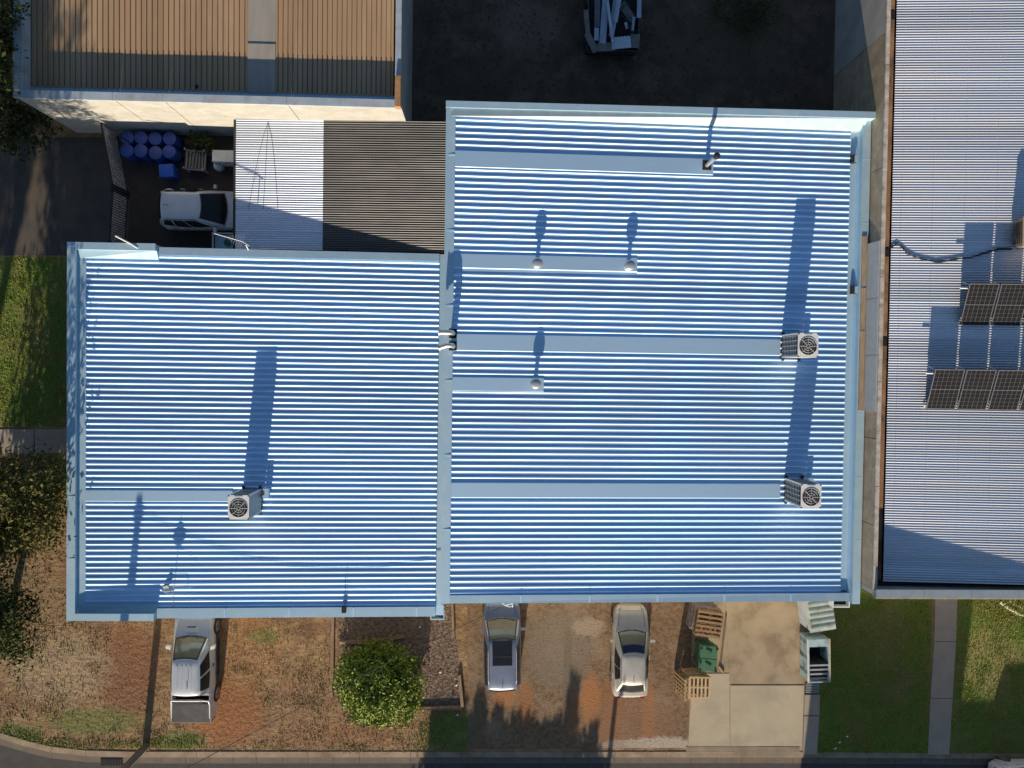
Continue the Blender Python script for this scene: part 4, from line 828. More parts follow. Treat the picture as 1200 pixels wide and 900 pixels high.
# white utility truck
def ute():
    r = at(223.5, 847, 1.12); Ln = 5.05; Wt = 1.76; w = Wt / 2
    t = thing('utility_truck', 'white dual cab utility truck with covered tray parked on the front dirt', 'car', (r[0], r[1] + Ln / 2, 0), 0, 'parked vehicles', local=True)
    h = Ln / 2; tb = -h + 1.32
    st = [(tb, w, 1.08, .38, .01), (tb + .3, w, 1.1, .36, .02), (h - 1.75, w, 1.1, .36, .02), (h - 1.35, w, 1.08, .36, .03), (h - 1.0, w * .99, 1.05, .38, .04), (h - .45, w * .96, 1.0, .40, .04), (h - .18, w * .9, .92, .42, .03), (h - .04, w * .8, .78, .46, .01), (h, w * .66, .68, .5, .005)]
    body_mesh(st).build('body', PWHITE, t, smooth=42)
    cab = Cabin(h - 1.22, tb + .04, h - 2.0, tb + .22, w - .03, .57, 1.09, 1.74, wbf=.74, wbr=.80, wrf=.55, wrr=.57, bow=.12)
    cab.shell().build('cabin', PWHITE, t, smooth=42)
    cab.patch(0, .02, .98, .0, .97, .009).build('windscreen_seal', TRIMB, t, smooth=60); cab.patch(0, .07, .93, .09, .92, .016).build('windscreen', WSCR, t, smooth=60); cab.patch(2, .1, .9, .15, .85).build('rear_window', GLASS, t, smooth=60)
    for side in (1, 3):
        for u0, u1 in ((.20, .52), (.57, .90)):
            if side == 3: u0, u1 = 1 - u1, 1 - u0
            cab.patch(side, u0, u1, .08, .86, .014).build('side_window', GLASS, t, smooth=60)
    # tub: walls with rolled rim round a dark cover
    b = MB(); zt = 1.12
    b.box(-w, -w + .07, -h, tb - .01, .42, zt); b.box(w - .07, w, -h, tb - .01, .42, zt); b.box(-w + .0702, w - .0702, -h, -h + .07, .42, zt - .01); b.box(-w + .0702, w - .0702, tb - .08, tb - .01, .42, zt)
    b.build('tub', PWHITE, t)
    MB().box(-w + .071, w - .071, -h + .071, tb - .081, .55, .60).build('tub_floor', TRIMB, t)
    MB().hexa([(-w + .03, -h - .01, zt + .002), (w - .03, -h - .01, zt + .002), (w - .03, tb - .42, zt + .002), (-w + .03, tb - .42, zt + .002)], [(-w + .06, -h + .02, zt + .03), (w - .06, -h + .02, zt + .03), (w - .07, tb - .46, zt + .035), (-w + .07, tb - .46, zt + .035)]).build('tub_cover', LINER, t)
    for s in (-1, 1): MB().tube([(s * (w - .03), -h + .2, zt + .01), (s * (w - .03), tb - .5, zt + .03), (s * (w - .06), tb - .3, zt + .1), (s * (w - .25), tb - .08, 1.62)], .032, 6).build('sports_bar_leg', WHITEM, t, smooth=50)
    MB().tube([(-w + .25, tb - .08, 1.62), (w - .25, tb - .08, 1.62)], .045, 8).build('sports_bar', WHITEM, t, smooth=50)
    MB().tube([(-w + .2, tb - .2, 1.52), (w - .2, tb - .2, 1.52)], .035, 8).build('sports_bar', DARKM, t, smooth=50)
    MB().box(-w * .96, w * .96, -h - .10, -h - .003, .42, .56).build('bumper', RIMM, t)
    for s in (-1, 1):
        for y in (h - .92, -h + 1.02): wheel(t, s * (w + .03), y, .39, .24)
        MB().hexa([(s * w, h - 1.72, 1.02), (s * (w + .2), h - 1.66, 1.05), (s * (w + .2), h - 1.52, 1.05), (s * w, h - 1.58, 1.02)], [(s * w, h - 1.72, 1.2), (s * (w + .2), h - 1.66, 1.22), (s * (w + .2), h - 1.54, 1.22), (s * w, h - 1.58, 1.2)]).build('mirror', WHITEM, t)
        MB().box(min(s * w * .55, s * w * .9), max(s * w * .55, s * w * .9), h - .2, h - .06, .74, .89).build('headlight', CLEARL, t)
        MB().box(min(s * w, s * (w - .16)), max(s * w, s * (w - .16)) + .004, -h - .008, -h + .06, .62, .95).build('taillight', REDL, t)
        MB().box(s * w - .03, s * w + .03, h - 1.4 - 1.2, h - 1.4 - 1.05, .86, .89).build('door_handle', TRIMB, t)
        MB().box(min(s * w, s * (w + .10)), max(s * w, s * (w + .10)), -.7, 1.0, .36, .42).build('side_step', DARKM, t)
    MB().hexa([(-.26, h - .98, 1.06), (.26, h - .98, 1.06), (.22, h - .72, 1.05), (-.22, h - .72, 1.05)], [(-.24, h - .96, 1.14), (.24, h - .96, 1.14), (.20, h - .74, 1.11), (-.20, h - .74, 1.11)]).build('bonnet_scoop', PWHITE, t)
    MB().box(-.19, .19, h - .735, h - .705, 1.06, 1.115).build('scoop_mouth', BLACK, t)
    MB().tube([(.12, tb + .5, 1.78), (.16, tb + .95, 1.92)], .012, 5).build('aerial', TRIMB, t)
    for s in (-.3, .2): MB().tube([cab.pt(0, .5 + s * .3, .03, .03), cab.pt(0, .55 + s, .14, .03)], .012, 4).build('wiper', TRIMB, t)
    for k in range(4): MB().box(-.36 + k * .2, -.30 + k * .2, tb + .5, h - 2.2, 1.785, 1.806).build('roof_rib', PWHITE, t)
ute()
# white car at the very bottom right, mostly outside the picture
xm_, _y = at(1165, 893, .6); _x, ye_ = at(1180, 892.5, .45); Ln = 4.3; Wc = 1.74
st = stations(Ln, Wc, .82, .94, .98, Ln / 2 - 1.25, -Ln / 2 + .3, .62, .82)
cab = Cabin(Ln / 2 - 1.1, -Ln / 2 + .10, Ln / 2 - 1.9, -Ln / 2 + .42, Wc / 2 - .04, .60, .94, 1.48, wbf=.76, wbr=.72, wrf=.57, wrr=.58, bow=.15)
car('white car parked on the road at the bottom right corner', (xm_ + Ln / 2, ye_ - Wc / 2, -.14), math.radians(-90), Ln, Wc, PPEARL, st, cab, [(s * Wc / 2, y, .31) for s in (-1, 1) for y in (Ln / 2 - .88, -Ln / 2 + .8)], [(.15, .44), (.47, .72), (.76, .93)], fglass=GLASS, tl=.98)
# ------------------------------------------------------------------ fenced yard
g0, g1, g2 = at3(137, 152), at3(151, 229), at3(147.5, 290)
SLAT = mat('pale_gate_picket', (.72, .72, .74), .5, .3, (.33, .33, .34), 6)
for lab, p, q in (('upper leaf of the steel picket gate beside the blue drums', g0 + Vector((.03, -.1, 0)), g1 + Vector((0, .10, 0))), ('lower leaf of the steel picket gate next to the low zinc roof', g1 + Vector((0, -.10, 0)), g2)):
    d = q - p; ln = d.length; ang = math.atan2(d.y, d.x)
    t = thing('picket_gate', lab, 'gate', tuple(p), ang, 'steel picket gates', local=True)
    for z in (.12, 1.34): MB().box(0, ln, -.03, .03, z, z + .06).build('rail', DARKM, t)
    for x in (0, ln - .06): MB().box(x, x + .06, -.035, .035, 0, 1.5).build('stile', DARKM, t)
    n = int((ln - .12) / .105); me = MB().box(-.026, .026, -.012, .012, .182, 1.335).mesh('picket', SLAT)
    for k in range(n): inst(me, 'picket', t, (.10 + k * (ln - .2) / (n - 1), 0, 0))
for lab, p in (('black gate post by the cream wall', g0), ('black gate post between the two gate leaves', g1)):
    o = MB().lathe(p, [(.055, 0), (.055, 1.55), (.03, 1.58)], 10).build('gate_post', DARKM); tag(o, lab, 'post', 'gate posts')
a, b2 = at3(124, 148, 1.7), at3(141, 160, 1.7)
t = thing('gate_track', 'black slatted fence end leaning at the cream wall corner', 'fence', (a.x, a.y, 0))
for k in range(4): MB().tube([(a.x, a.y, .4 + k * .4), (b2.x, b2.y, .4 + k * .4)], .02, 5).build('rail', DARKM, t)
for e in (a, b2): MB().tube([(e.x, e.y, 0), (e.x, e.y, 1.75)], .03, 6).build('post', DARKM, t)
cap_me = {}
drum_l = [(205, 165, 1), (291, 165, 0), (379, 170, 0), (468, 170, 1), (203, 245, 0), (289, 245, 1), (381, 258, 0), (465, 252, 1)]
rows = ['back row', 'front row']; ords = ['first', 'second', 'third', 'fourth']
for i, (cx, cy, ru) in enumerate(drum_l):
    x, y = at(110 + cx / 5.294, 130 + cy / 5.294, .9)
    t = thing('drum', 'blue drum, %s from the gate in the %s along the cream wall' % (ords[i % 4], rows[i // 4]), 'drum', (x, y, 0), random.uniform(0, 6), 'blue drums by the cream wall', local=True)
    MB().lathe((0, 0, 0), [(.27, 0), (.285, .02), (.285, .28), (.298, .30), (.285, .32), (.285, .58), (.298, .60), (.285, .62), (.285, .86), (.295, .885), (.275, .895)], 20).build('shell', BLUE, t, smooth=40)
    MB().lathe((0, 0, 0), [(.272, .86), (.268, .872)], 20).build('lid', RUSTB if ru else BLUE, t, smooth=40)
    MB().lathe((.17, 0, 0), [(.035, .872), (.035, .892)], 8).build('bung', WHITEM, t); MB().lathe((-.17, .02, 0), [(.025, .872), (.025, .885)], 8).build('bung', DARKM, t)
x, y = at(194.5, 199.5, .75)
t = thing('plastic_crate', 'square blue plastic box in front of the blue drums', 'crate', (x, y, 0), .08, local=True)
BLUE2 = mat('bright_blue_plastic', (.015, .10, .46), .4, 0, (.012, .085, .40), 5)
MB().hexa([(-.27, -.24, 0), (.27, -.24, 0), (.27, .24, 0), (-.27, .24, 0)], [(-.30, -.27, .66), (.30, -.27, .66), (.30, .27, .66), (-.30, .27, .66)]).build('body', BLUE2, t)
MB().hexa([(-.33, -.30, .661), (.33, -.30, .661), (.33, .30, .661), (-.33, .30, .661)], [(-.31, -.28, .74), (.31, -.28, .74), (.31, .28, .74), (-.31, .28, .74)]).build('lid', BLUE2, t)
MB().box(-.05, .05, -.36, -.302, .62, .70).build('latch', DARKM, t)
x, y = at(228, 187, .6)
t = thing('metal_stillage', 'grey slatted metal stillage beside the blue drums', 'crate', (x, y, 0), -.06, local=True)
for sx in (-1, 1):
    for sy in (-1, 1): MB().box(sx * .42 - .03, sx * .42 + .03, sy * .42 - .03, sy * .42 + .03, 0, .72).build('post', GREYM, t)
for k in range(6): MB().box(-.40 + k * .14, -.33 + k * .14, -.40, .40, .52, .56, Matrix.Rotation(random.uniform(-.06, .06), 4, 'Z')).build('slat', CARDB, t)
for s in (-1, 1): MB().box(-.39, .39, s * .42 - .02, s * .42 + .02, .40, .50).build('rail', GREYM, t); MB().box(s * .42 - .02, s * .42 + .02, -.39, .39, .40, .50).build('rail', GREYM, t)
MB().box(-.36, .30, -.36, .34, .30, .40).build('load', CARDB, t)
x, y = at(254, 193, .5)
t = thing('gas_bottle', 'white gas bottle standing beside the carport edge', 'gas bottle', (x, y, 0), local=True)
MB().lathe((0, 0, 0), [(.14, 0), (.19, .04), (.21, .12), (.21, .34), (.17, .44), (.07, .48)], 18).build('shell', WHITEM, t, smooth=50)
MB().lathe((0, 0, 0), [(.11, .46), (.11, .58)], 12).build('collar', WHITEM, t, smooth=40); MB().box(-.03, .05, -.03, .03, .48, .60).build('valve', DARKM, t)
x0, y0 = at(249, 189, .8); x1, y1 = at(285, 177, .8)
t = thing('chest_freezer', 'white chest freezer under the edge of the carport', 'freezer', ((x0 + x1) / 2, (y0 + y1) / 2, 0), local=True)
hx, hy = (x1 - x0) / 2, (y1 - y0) / 2
MB().box(-hx, hx, -hy, hy, .06, .74).build('cabinet', WHITEM, t); MB().box(-hx - .01, hx + .01, -hy - .01, hy + .01, .745, .82).build('lid', WHITEM, t); MB().box(-.12, .12, -hy - .04, -hy - .011, .74, .78).build('handle', GREYM, t)
x, y = at(263, 283, .7)
t = thing('site_trolley', 'white framed trolley with green lidded tub beside the low roof edge', 'trolley', (x, y, 0), local=True)
for sx in (-1, 1):
    for sy in (-1, 1): MB().box(sx * .5 - .03, sx * .5 + .03, sy * .36 - .03, sy * .36 + .03, 0, .78).build('post', WHITEM, t)
for s in (-1, 1): MB().box(-.47, .47, s * .36 - .03, s * .36 + .03, .70, .76).build('rail', WHITEM, t); MB().box(s * .5 - .03, s * .5 + .03, -.33, .33, .70, .76).build('rail', WHITEM, t)
MB().box(-.46, .46, -.32, .32, .55, .60).build('tray', CAPM, t)
MB().lathe((.12, -.05, 0), [(.13, .601), (.15, .70), (.15, .73)], 16).build('tub_lid', mat('teal_lid', (.02, .16, .13), .4, 0, (.02, .13, .11), 5), t)
# ------------------------------------------------------------------ front objects
def pallet_meshes(m):
    return (MB().box(-.585, .585, -.05, .05, .121, .142).mesh('slat', m), MB().box(-.04, .04, -.585, .585, .023, .12).mesh('bearer', m), MB().box(-.585, .585, -.05, .05, 0, .022).mesh('slat', m))
PM = {k: pallet_meshes(v) for k, v in dict(pine=PINE, old=PINEO, fresh=PALEP, grey=GREYP).items()}
def pallet(label, kind, loc, rot, sc=1.0, group=None):
    t = bpy.data.objects.new('pallet', None); COL.objects.link(t); t.location = loc; t.rotation_euler = rot; t.scale = (sc, sc, 1); tag(t, label, 'pallet', group)
    a, b, c = PM[kind]
    for k in range(6): inst(a, 'slat', t, (0, -.53 + k * .212, 0))
    for x in (-.54, 0, .54): inst(b, 'bearer', t, (x, 0, 0))
    for y in (-.53, 0, .53): inst(c, 'slat', t, (0, y, 0))
    return t
bx, by = at(833, 733, 1.72); NP = 11
ordn = ['lowest', 'second lowest', 'third lowest', 'fourth lowest', 'fifth lowest', 'middle', 'fifth highest', 'fourth highest', 'third highest', 'second highest', 'topmost']
for k in range(NP):
    pallet(ordn[k] + ' pallet of the tall stack above the green bin', 'old' if k >= 8 else 'grey', (bx + random.uniform(-.04, .04), by + random.uniform(-.04, .04), .032 + k * .146), (0, 0, math.radians(-8 + random.uniform(-3, 3)) + (PI / 2 if k % 2 else 0)), 1.0, 'tall pallet stack above the green bin')
bx, by = at(820, 806.5, 1.05)
ordl = ['lowest', 'second lowest', 'third lowest', 'third highest', 'fourth highest', 'second highest', 'topmost']
ordl = ['lowest', 'second lowest', 'third lowest', 'middle', 'third highest', 'second highest', 'topmost']
for k in range(7):
    dx = 0 if k > 4 else random.uniform(-.10, .02)
    pallet(ordl[k] + ' pallet of the pale stack below the green bin', 'fresh', (bx + dx, by + random.uniform(-.03, .03), .032 + k * .146), (0, 0, math.radians(2 + random.uniform(-3, 3)) + PI / 2), .86, 'pale pallet stack below the green bin')
for k, (px, py, a, lb) in enumerate(((803, 803, 12, 'outer'), (806.5, 801, 8, 'inner'))):
    x, y = at(px, py, .5)
    pallet(lb + ' of two pallets leaning on the pale stack', 'pine', (x - .18, y, .03), (0, math.radians(-78 + k * 2), math.radians(-6 + a * .5)), .86, 'leaning pallets')
    bpy.context.view_layer.update()
for o in [o for o in bpy.data.objects if o.name.startswith('pallet') and 'leaning on' in o.get('label', '')]:
    o.location.z = .55
for lab, px0, py0, px1, py1 in (('loose plank lying against the tall pallet stack', 845, 775, 851, 722), ('short plank end lying beside the green bin', 843, 781, 848, 788), ('broken board lying between the green bin and the pale pallets', 811, 777, 818, 787)):
    a, b2 = at3(px0, py0, .06), at3(px1, py1, .06); o = MB().tube([a, b2], .045, 4).build('plank', SLEEP if 'loose' in lab else PINEO); tag(o, lab, 'plank', 'loose planks')
# green bin
x, y = at(830.5, 772.5, 1.25)
t = thing('waste_bin', 'green wheeled waste bin between the pallet stacks', 'bin', (x, y, 0), math.radians(-3), local=True)
MB().hexa([(-.30, -.50, .16), (.30, -.50, .16), (.30, .50, .16), (-.30, .50, .16)], [(-.38, -.60, 1.10), (.38, -.60, 1.10), (.38, .60, 1.10), (-.38, .60, 1.10)]).build('body', GREENB, t)
MB().hexa([(-.40, -.62, 1.101), (.40, -.62, 1.101), (.40, -.01, 1.101), (-.40, -.01, 1.101)], [(-.36, -.58, 1.17), (.38, -.58, 1.26), (.38, -.015, 1.26), (-.36, -.015, 1.17)]).build('lid', GREENB, t)
MB().hexa([(-.40, .01, 1.101), (.40, .01, 1.101), (.40, .62, 1.101), (-.40, .62, 1.101)], [(-.36, .015, 1.17), (.38, .015, 1.25), (.38, .58, 1.25), (-.36, .58, 1.17)]).build('lid', GREENB, t)
for sx in (-1, 1):
    for sy in (-1, 1):
        MB().tube([(sx * .27 - .03, sy * .42, .09), (sx * .27 + .03, sy * .42, .09)], .09, 12).build('wheel', RUBBER, t); MB().box(sx * .36 - .05, sx * .36 + .05, sy * .50 - .06, sy * .50 + .06, 1.255, 1.285).build('lid_recess', BLACK, t)
        MB().box(sx * .27 - .04, sx * .27 + .04, sy * .42 - .04, sy * .42 + .04, .10, .165).build('castor', DARKM, t)
for sy in (-1, 1): MB().box(-.14, .14, sy * .3 - .02, sy * .3 + .02, 1.235, 1.265).build('lid_rib', GREENB, t)
MB().box(.40, .44, -.5, .5, 1.05, 1.10).build('handle', GREENB, t); MB().box(-.24, .24, .63, .66, .98, 1.04).build('handle', GREENB, t)
# pale blue open bin
x, y = at(959.5, 774, .95)
t = thing('open_steel_bin', 'worn pale blue open topped steel bin with ribbed black chute', 'bin', (x, y, 0), math.radians(2), local=True)
wx, wy, hh = .50, 1.0, .98
MB().box(-wx, -wx + .05, -wy, wy, .08, hh).build('side_wall', PBLUE, t); MB().box(wx - .05, wx, -wy, wy, .08, hh).build('side_wall', PBLUE, t)
MB().box(-wx + .051, wx - .051, wy - .05, wy, .08, hh).build('end_wall', PBLUE, t)
MB().box(-wx + .051, wx - .051, -wy, wy - .051, .08, .12).build('floor', BLACK, t)
MB().box(-wx + .051, wx - .051, wy - .36, wy - .051, hh - .06, hh - .02).build('end_shelf', PBLUE, t)
MB().hexa([(-wx + .051, -wy + .01, .2), (wx - .051, -wy + .01, .2), (wx - .051, -.1, .2), (-wx + .051, -.1, .2)], [(-wx + .051, -wy + .01, hh - .2), (wx - .051, -wy + .01, hh - .2), (wx - .051, -.1, hh - .05), (-wx + .051, -.1, hh - .05)]).build('chute', DARKM, t)
for k in range(4):
    yy = -wy + .08 + k * .22; MB().box(-wx + .06, wx - .06, yy, yy + .07, hh - .19 + k * .035, hh - .12 + k * .035).build('rib', GREYM, t)
MB().box(-wx - .03, wx + .03, -wy - .04, -wy - .001, hh - .12, hh - .02).build('rim', PBLUE, t)
MB().box(wx + .001, wx + .04, -wy, wy, hh - .07, hh + .01).build('rim', PALEP, t); MB().box(-wx - .035, -wx - .001, -wy, wy, hh - .07, hh + .01).build('rim', WHITEM, t)
for s in (-.6, .6): MB().box(-wx + .02, wx - .02, s - .08, s + .08, 0, .079).build('fork_channel', DARKM, t)
for k in range(3): MB().box(-wx - .022, -wx - .001, -.75 + k * .7, -.68 + k * .7, .10, hh - .08).build('stiffener', PBLUE, t)
# ribbed lid bin under the eave
x, y = at(962, 716, 1.15)
t = thing('ribbed_lid_bin', 'pale green steel bin with ribbed lid under the eave', 'bin', (x, y, 0), math.radians(9), local=True)
MB().hexa([(-.62, -.86, .05), (.50, -.86, .05), (.50, 1.0, .05), (-.62, 1.0, .05)], [(-.56, -.92, 1.05), (.58, -.92, 1.05), (.58, 1.0, 1.05), (-.56, 1.0, 1.05)]).build('body', PALECAP, t)
MB().box(-.60, .62, -.96, 1.04, 1.052, 1.10).build('lid', PTEAL, t)
for k in range(7):
    yy = -.86 + k * .27; MB().hexa([(-.54, yy, 1.101), (.58, yy, 1.101), (.58, yy + .15, 1.101), (-.54, yy + .15, 1.101)], [(-.54, yy + .03, 1.165), (.58, yy + .03, 1.165), (.58, yy + .10, 1.165), (-.54, yy + .10, 1.165)]).build('rib', PTEAL, t)
for s in (-.4, .4): MB().box(s - .06, s + .06, -.8, .9, 0, .049).build('skid', DARKM, t)
# timber edging of the garden bed
for lab, a, b2, hh in (('long timber edging along the left of the garden bed', (390.5, 720), (389.5, 801), .14), ('short timber edging below the long left one', (388, 801), (389, 816), .12), ('bowed timber edging above the round bush', (398, 752.5), (474, 745), .12), ('timber edging stub at the right building corner', (530, 706), (531.5, 746), .14), ('short upright timber edging at the right of the bed', (538.5, 790), (542, 827), .14), ('timber edging along the lower right of the bed', (484, 829), (541, 828), .12)):
    p, q = at3(*a), at3(*b2); d = (q - p).normalized(); nv = Vector((-d.y, d.x, 0)) * .065
    if 'bowed' in lab:
        m_ = (p + q) / 2 + Vector((0, -.12, 0)); segs = [p, m_, q]
    else: segs = [p, q]
    b = MB()
    for i in range(len(segs) - 1):
        s0, s1 = segs[i], segs[i + 1]; b.hexa([(s0 - nv), (s1 - nv), (s1 + nv), (s0 + nv)], [v + Vector((0, 0, hh + random.uniform(-.02, .02))) for v in (s0 - nv, s1 - nv, s1 + nv, s0 + nv)])
    b.v = [(x + random.uniform(-.012, .012), y + random.uniform(-.012, .012), z) for x, y, z in b.v]
    o = b.build('timber_edging', SLEEP); tag(o, lab, 'edging', 'timber edging of the garden bed')
for i, (px, py) in enumerate(((516, 788), (535, 803), (492, 735), (536, 838), (1093 - 100, 863), (984, 870), (979, 877))):
    x, y = at(px, py, .05); lb = ['white scrap of paper on the mulch right of the bush', 'thin white scrap beside the upright edging', 'small white scrap under the eave above the bush', 'white scrap on the grass near the kerb', 'crumpled white scrap on the shaded lawn', 'small white scrap low on the shaded lawn', 'lowest white scrap on the shaded lawn'][i]
    e = .07; q = [(x + random.uniform(-1, 1) * e, y + random.uniform(-1, 1) * e, random.uniform(.03, .08)) for _ in range(2)]
    o = MB().add([(x - e, y - .03, .03), (x + e * .3, y - .05, .05), (x + e, y + .03, .035), (x, y + e * .7, .06), (x, y, .07)], [(0, 1, 4), (1, 2, 4), (2, 3, 4), (3, 0, 4), (0, 3, 2, 1)]).build('paper_scrap', WHITEM); tag(o, lb, 'litter', 'white scraps')
# ------------------------------------------------------------------ skip with scrap
x0, y0 = at(688, 58, 1.15); x1, _ = at(749, 58, 1.15)
sxc, hw = (x0 + x1) / 2, (x1 - x0) / 2; syc = y0 + 2.1; hl = 2.1
t = thing('skip_bin', 'dark green skip bin heaped with scrap in the shaded back yard', 'skip', (sxc, syc, 0), local=True)
for s in (-1, 1):
    MB().hexa([(min(s * hw, s * (hw - .06)), -hl + .25, .1), (max(s * hw, s * (hw - .06)), -hl + .25, .1), (max(s * hw, s * (hw - .06)), hl - .25, .1), (min(s * hw, s * (hw - .06)), hl - .25, .1)], [(min(s * hw, s * (hw - .06)), -hl, 1.15), (max(s * hw, s * (hw - .06)), -hl, 1.15), (max(s * hw, s * (hw - .06)), hl, 1.15), (min(s * hw, s * (hw - .06)), hl, 1.15)]).build('side_wall', SKIPG, t)
    for k in range(5): MB().box(min(s * hw, s * (hw + .06)), max(s * hw, s * (hw + .06)), -1.6 + k * .8, -1.52 + k * .8, .15, 1.1).build('stiffener', SKIPG, t)
    y = s * hl; MB().hexa([(-hw + .062, min(y - s * .25, y - s * .31), .1), (hw - .062, min(y - s * .25, y - s * .31), .1), (hw - .062, max(y - s * .25, y - s * .31), .1), (-hw + .062, max(y - s * .25, y - s * .31), .1)], [(-hw + .062, min(y, y - s * .06), 1.1), (hw - .062, min(y, y - s * .06), 1.1), (hw - .062, max(y, y - s * .06), 1.1), (-hw + .062, max(y, y - s * .06), 1.1)]).build('end_wall', SKIPG, t)
    MB().box(-.04 + s * .5, .04 + s * .5, -hl - .03, -hl + .2, .12, 1.0).build('stiffener', SKIPG, t)
MB().box(-hw + .07, hw - .07, -hl + .3, hl - .3, .05, .12).build('floor', SKIPG, t)
MB().box(-hw + .08, hw - .08, -hl + .22, hl - .22, .121, .95).build('rubble_fill', BLACK, t)
SB1 = mat('blue_grey_sheet_metal', (.40, .47, .56), .45, .4, (.34, .41, .50), 3); SB2 = mat('pale_sheet_metal', (.58, .63, .70), .4, .5, (.5, .56, .63), 3); SB3 = mat('dull_scrap_panel', (.12, .12, .15), .7, 0, (.16, .15, .17), 4)
def scrap(lab, px, py, L_, W_, rz, tilt, m, z=1.25, ribs=0):
    x, y = at(px, py, z); M = Matrix.Translation((x, y, z)) @ Matrix.Rotation(math.radians(rz), 4, 'Z') @ Matrix.Rotation(math.radians(tilt), 4, 'X') @ Matrix.Rotation(random.uniform(-.12, .12), 4, 'Y')
    b = MB()
    if ribs:
        for k in range(ribs):
            b.box(-W_ / 2 + k * W_ / ribs, -W_ / 2 + (k + .55) * W_ / ribs, -L_ / 2, L_ / 2, -.01, .03, M); b.box(-W_ / 2 + (k + .55) * W_ / ribs, -W_ / 2 + (k + 1) * W_ / ribs, -L_ / 2, L_ / 2, -.012, -.006, M)
    else:
        b.box(-W_ / 2, W_ / 2, -L_ / 2, L_ / 2, -.006, .006, M); b.box(-W_ / 2 - .001, -W_ / 2 + .014, -L_ / 2, L_ / 2, .0062, .05, M)
    o = b.build('scrap_sheet', m); tag(o, lab, 'scrap', 'scrap in the skip bin')
scrap('wide blue grey sheet left of centre in the skip', 708, 24, 2.0, .30, -3, 3, SB1)
scrap('narrow bright strip crossing the blue sheets in the skip', 715, 26, 1.8, .13, 8, -2, SB2, 1.38)
scrap('blue grey sheet right of the bright strip in the skip', 719, 20, 1.7, .22, -6, 2, SB1, 1.30)
scrap('pale sheet standing out above the heap in the skip', 724, 8, 1.3, .20, -8, 6, SB2, 1.45)
scrap('thin pale strip slanting through the skip', 722, 24, 1.6, .05, -10, 4, SB2, 1.5)
scrap('dark panel at the left of the skip', 700, 14, 1.3, .26, 1, 2, SB3, 1.2)
scrap('short blue panel below the dark panel in the skip', 699, 40, .55, .22, 0, 4, SB1, 1.2)
scrap('blue strip along the right rim of the skip', 749, 5, 1.2, .20, 0, 0, SB1, 1.5)
scrap('ribbed pale offcut at the front of the skip', 728, 50, .55, .85, 4, -6, SB2, 1.25, 6)
scrap('grey board at the front left corner of the skip', 693, 50, .9, .30, 28, 2, CARDB, 1.28)
scrap('grey board leaning on the left rim of the skip', 688, 30, 1.4, .22, 6, 0, CARDB, 1.24)
scrap('grey board at the front right corner of the skip', 744, 48, .6, .42, -3, 3, CARDB, 1.22)
scrap('small blue offcut lying right of centre in the skip', 734, 30, .28, .14, 20, 12, SB2, 1.35)
scrap('blue strip right of centre in the skip', 742, 28, .6, .12, -5, 5, SB1, 1.3)
scrap('dull grey panel behind the blue strips in the skip', 735, 14, .9, .36, 40, 8, SB3, 1.25)
scrap('crumpled grey board below the ribbed offcut in the skip', 710, 55, .40, .8, 3, -5, CARDB, 1.2)
b = MB()
for k in range(14):
    x, y = at(736 + random.uniform(-7, 7), 20 + random.uniform(-14, 20), 1.3); p = Vector((x, y, 1.2 + random.uniform(0, .3)))
    b.tube([p, p + Vector((random.uniform(-.4, .4), random.uniform(-.4, .4), random.uniform(-.05, .1)))], .018, 4)
o = b.build('scrap_tangle', DARKM); tag(o, 'tangle of dark scrap bars on the right half of the skip', 'scrap')
# ------------------------------------------------------------------ poles and cable
x, y = at(171, 874)
t = thing('power_pole', 'timber power pole at the kerb left of the white utility truck', 'pole', (x, y, 0), local=True)
MB().tube([(0, 0, -.1), (0, 0, 3), (0, 0, 6.3)], [.17, .155, .13], 12).build('shaft', POLEM, t, smooth=40)
MB().lathe((0, 0, 0), [(.16, 3.0), (.23, 3.15), (.25, 3.7), (.22, 4.4), (.19, 5.0), (.15, 5.6), (.08, 6.3)], 12).build('shadow_bulge', POLEM, t, smooth=40)  # added bulge, out of view, that widens the pole's shadow on the roof
MB().box(-.20, .20, -.03, .03, 6.0, 6.06).build('crossarm', GREYM, t)
for xx in (-.16, .16): MB().lathe((xx, 0, 6.06), [(.03, 0), (.05, .05), (.03, .12)], 8).build('insulator', WHITEM, t)
pt0 = Vector((x + .16, y, 6.10)); pt1 = Vector((*at(588, 711, 3.3), 3.3))
o = MB().tube([pt0.lerp(pt1, k / 12) - Vector((0, 0, .55 * 4 * (k / 12) * (1 - k / 12))) for k in range(13)], .015, 6).build('service_cable', WIREM); tag(o, 'black overhead cable slanting across the front yard to the central warehouse', 'cable')
x, y = at(722, 815); h = 5.2; D = 12.6
t = thing('street_pole', 'slim pole across the street casting a thin shadow behind the silver sedan', 'pole', (x - sd.x * D, y - sd.y * D, -.02), local=True)
MB().tube([(0, 0, 0), (0, 0, h)], [.12, .10], 10).build('shaft', POLEM, t, smooth=40); MB().tube([(0, 0, h - .1), (0, .5, h + .05)], .04, 6).build('arm', GREYM, t)
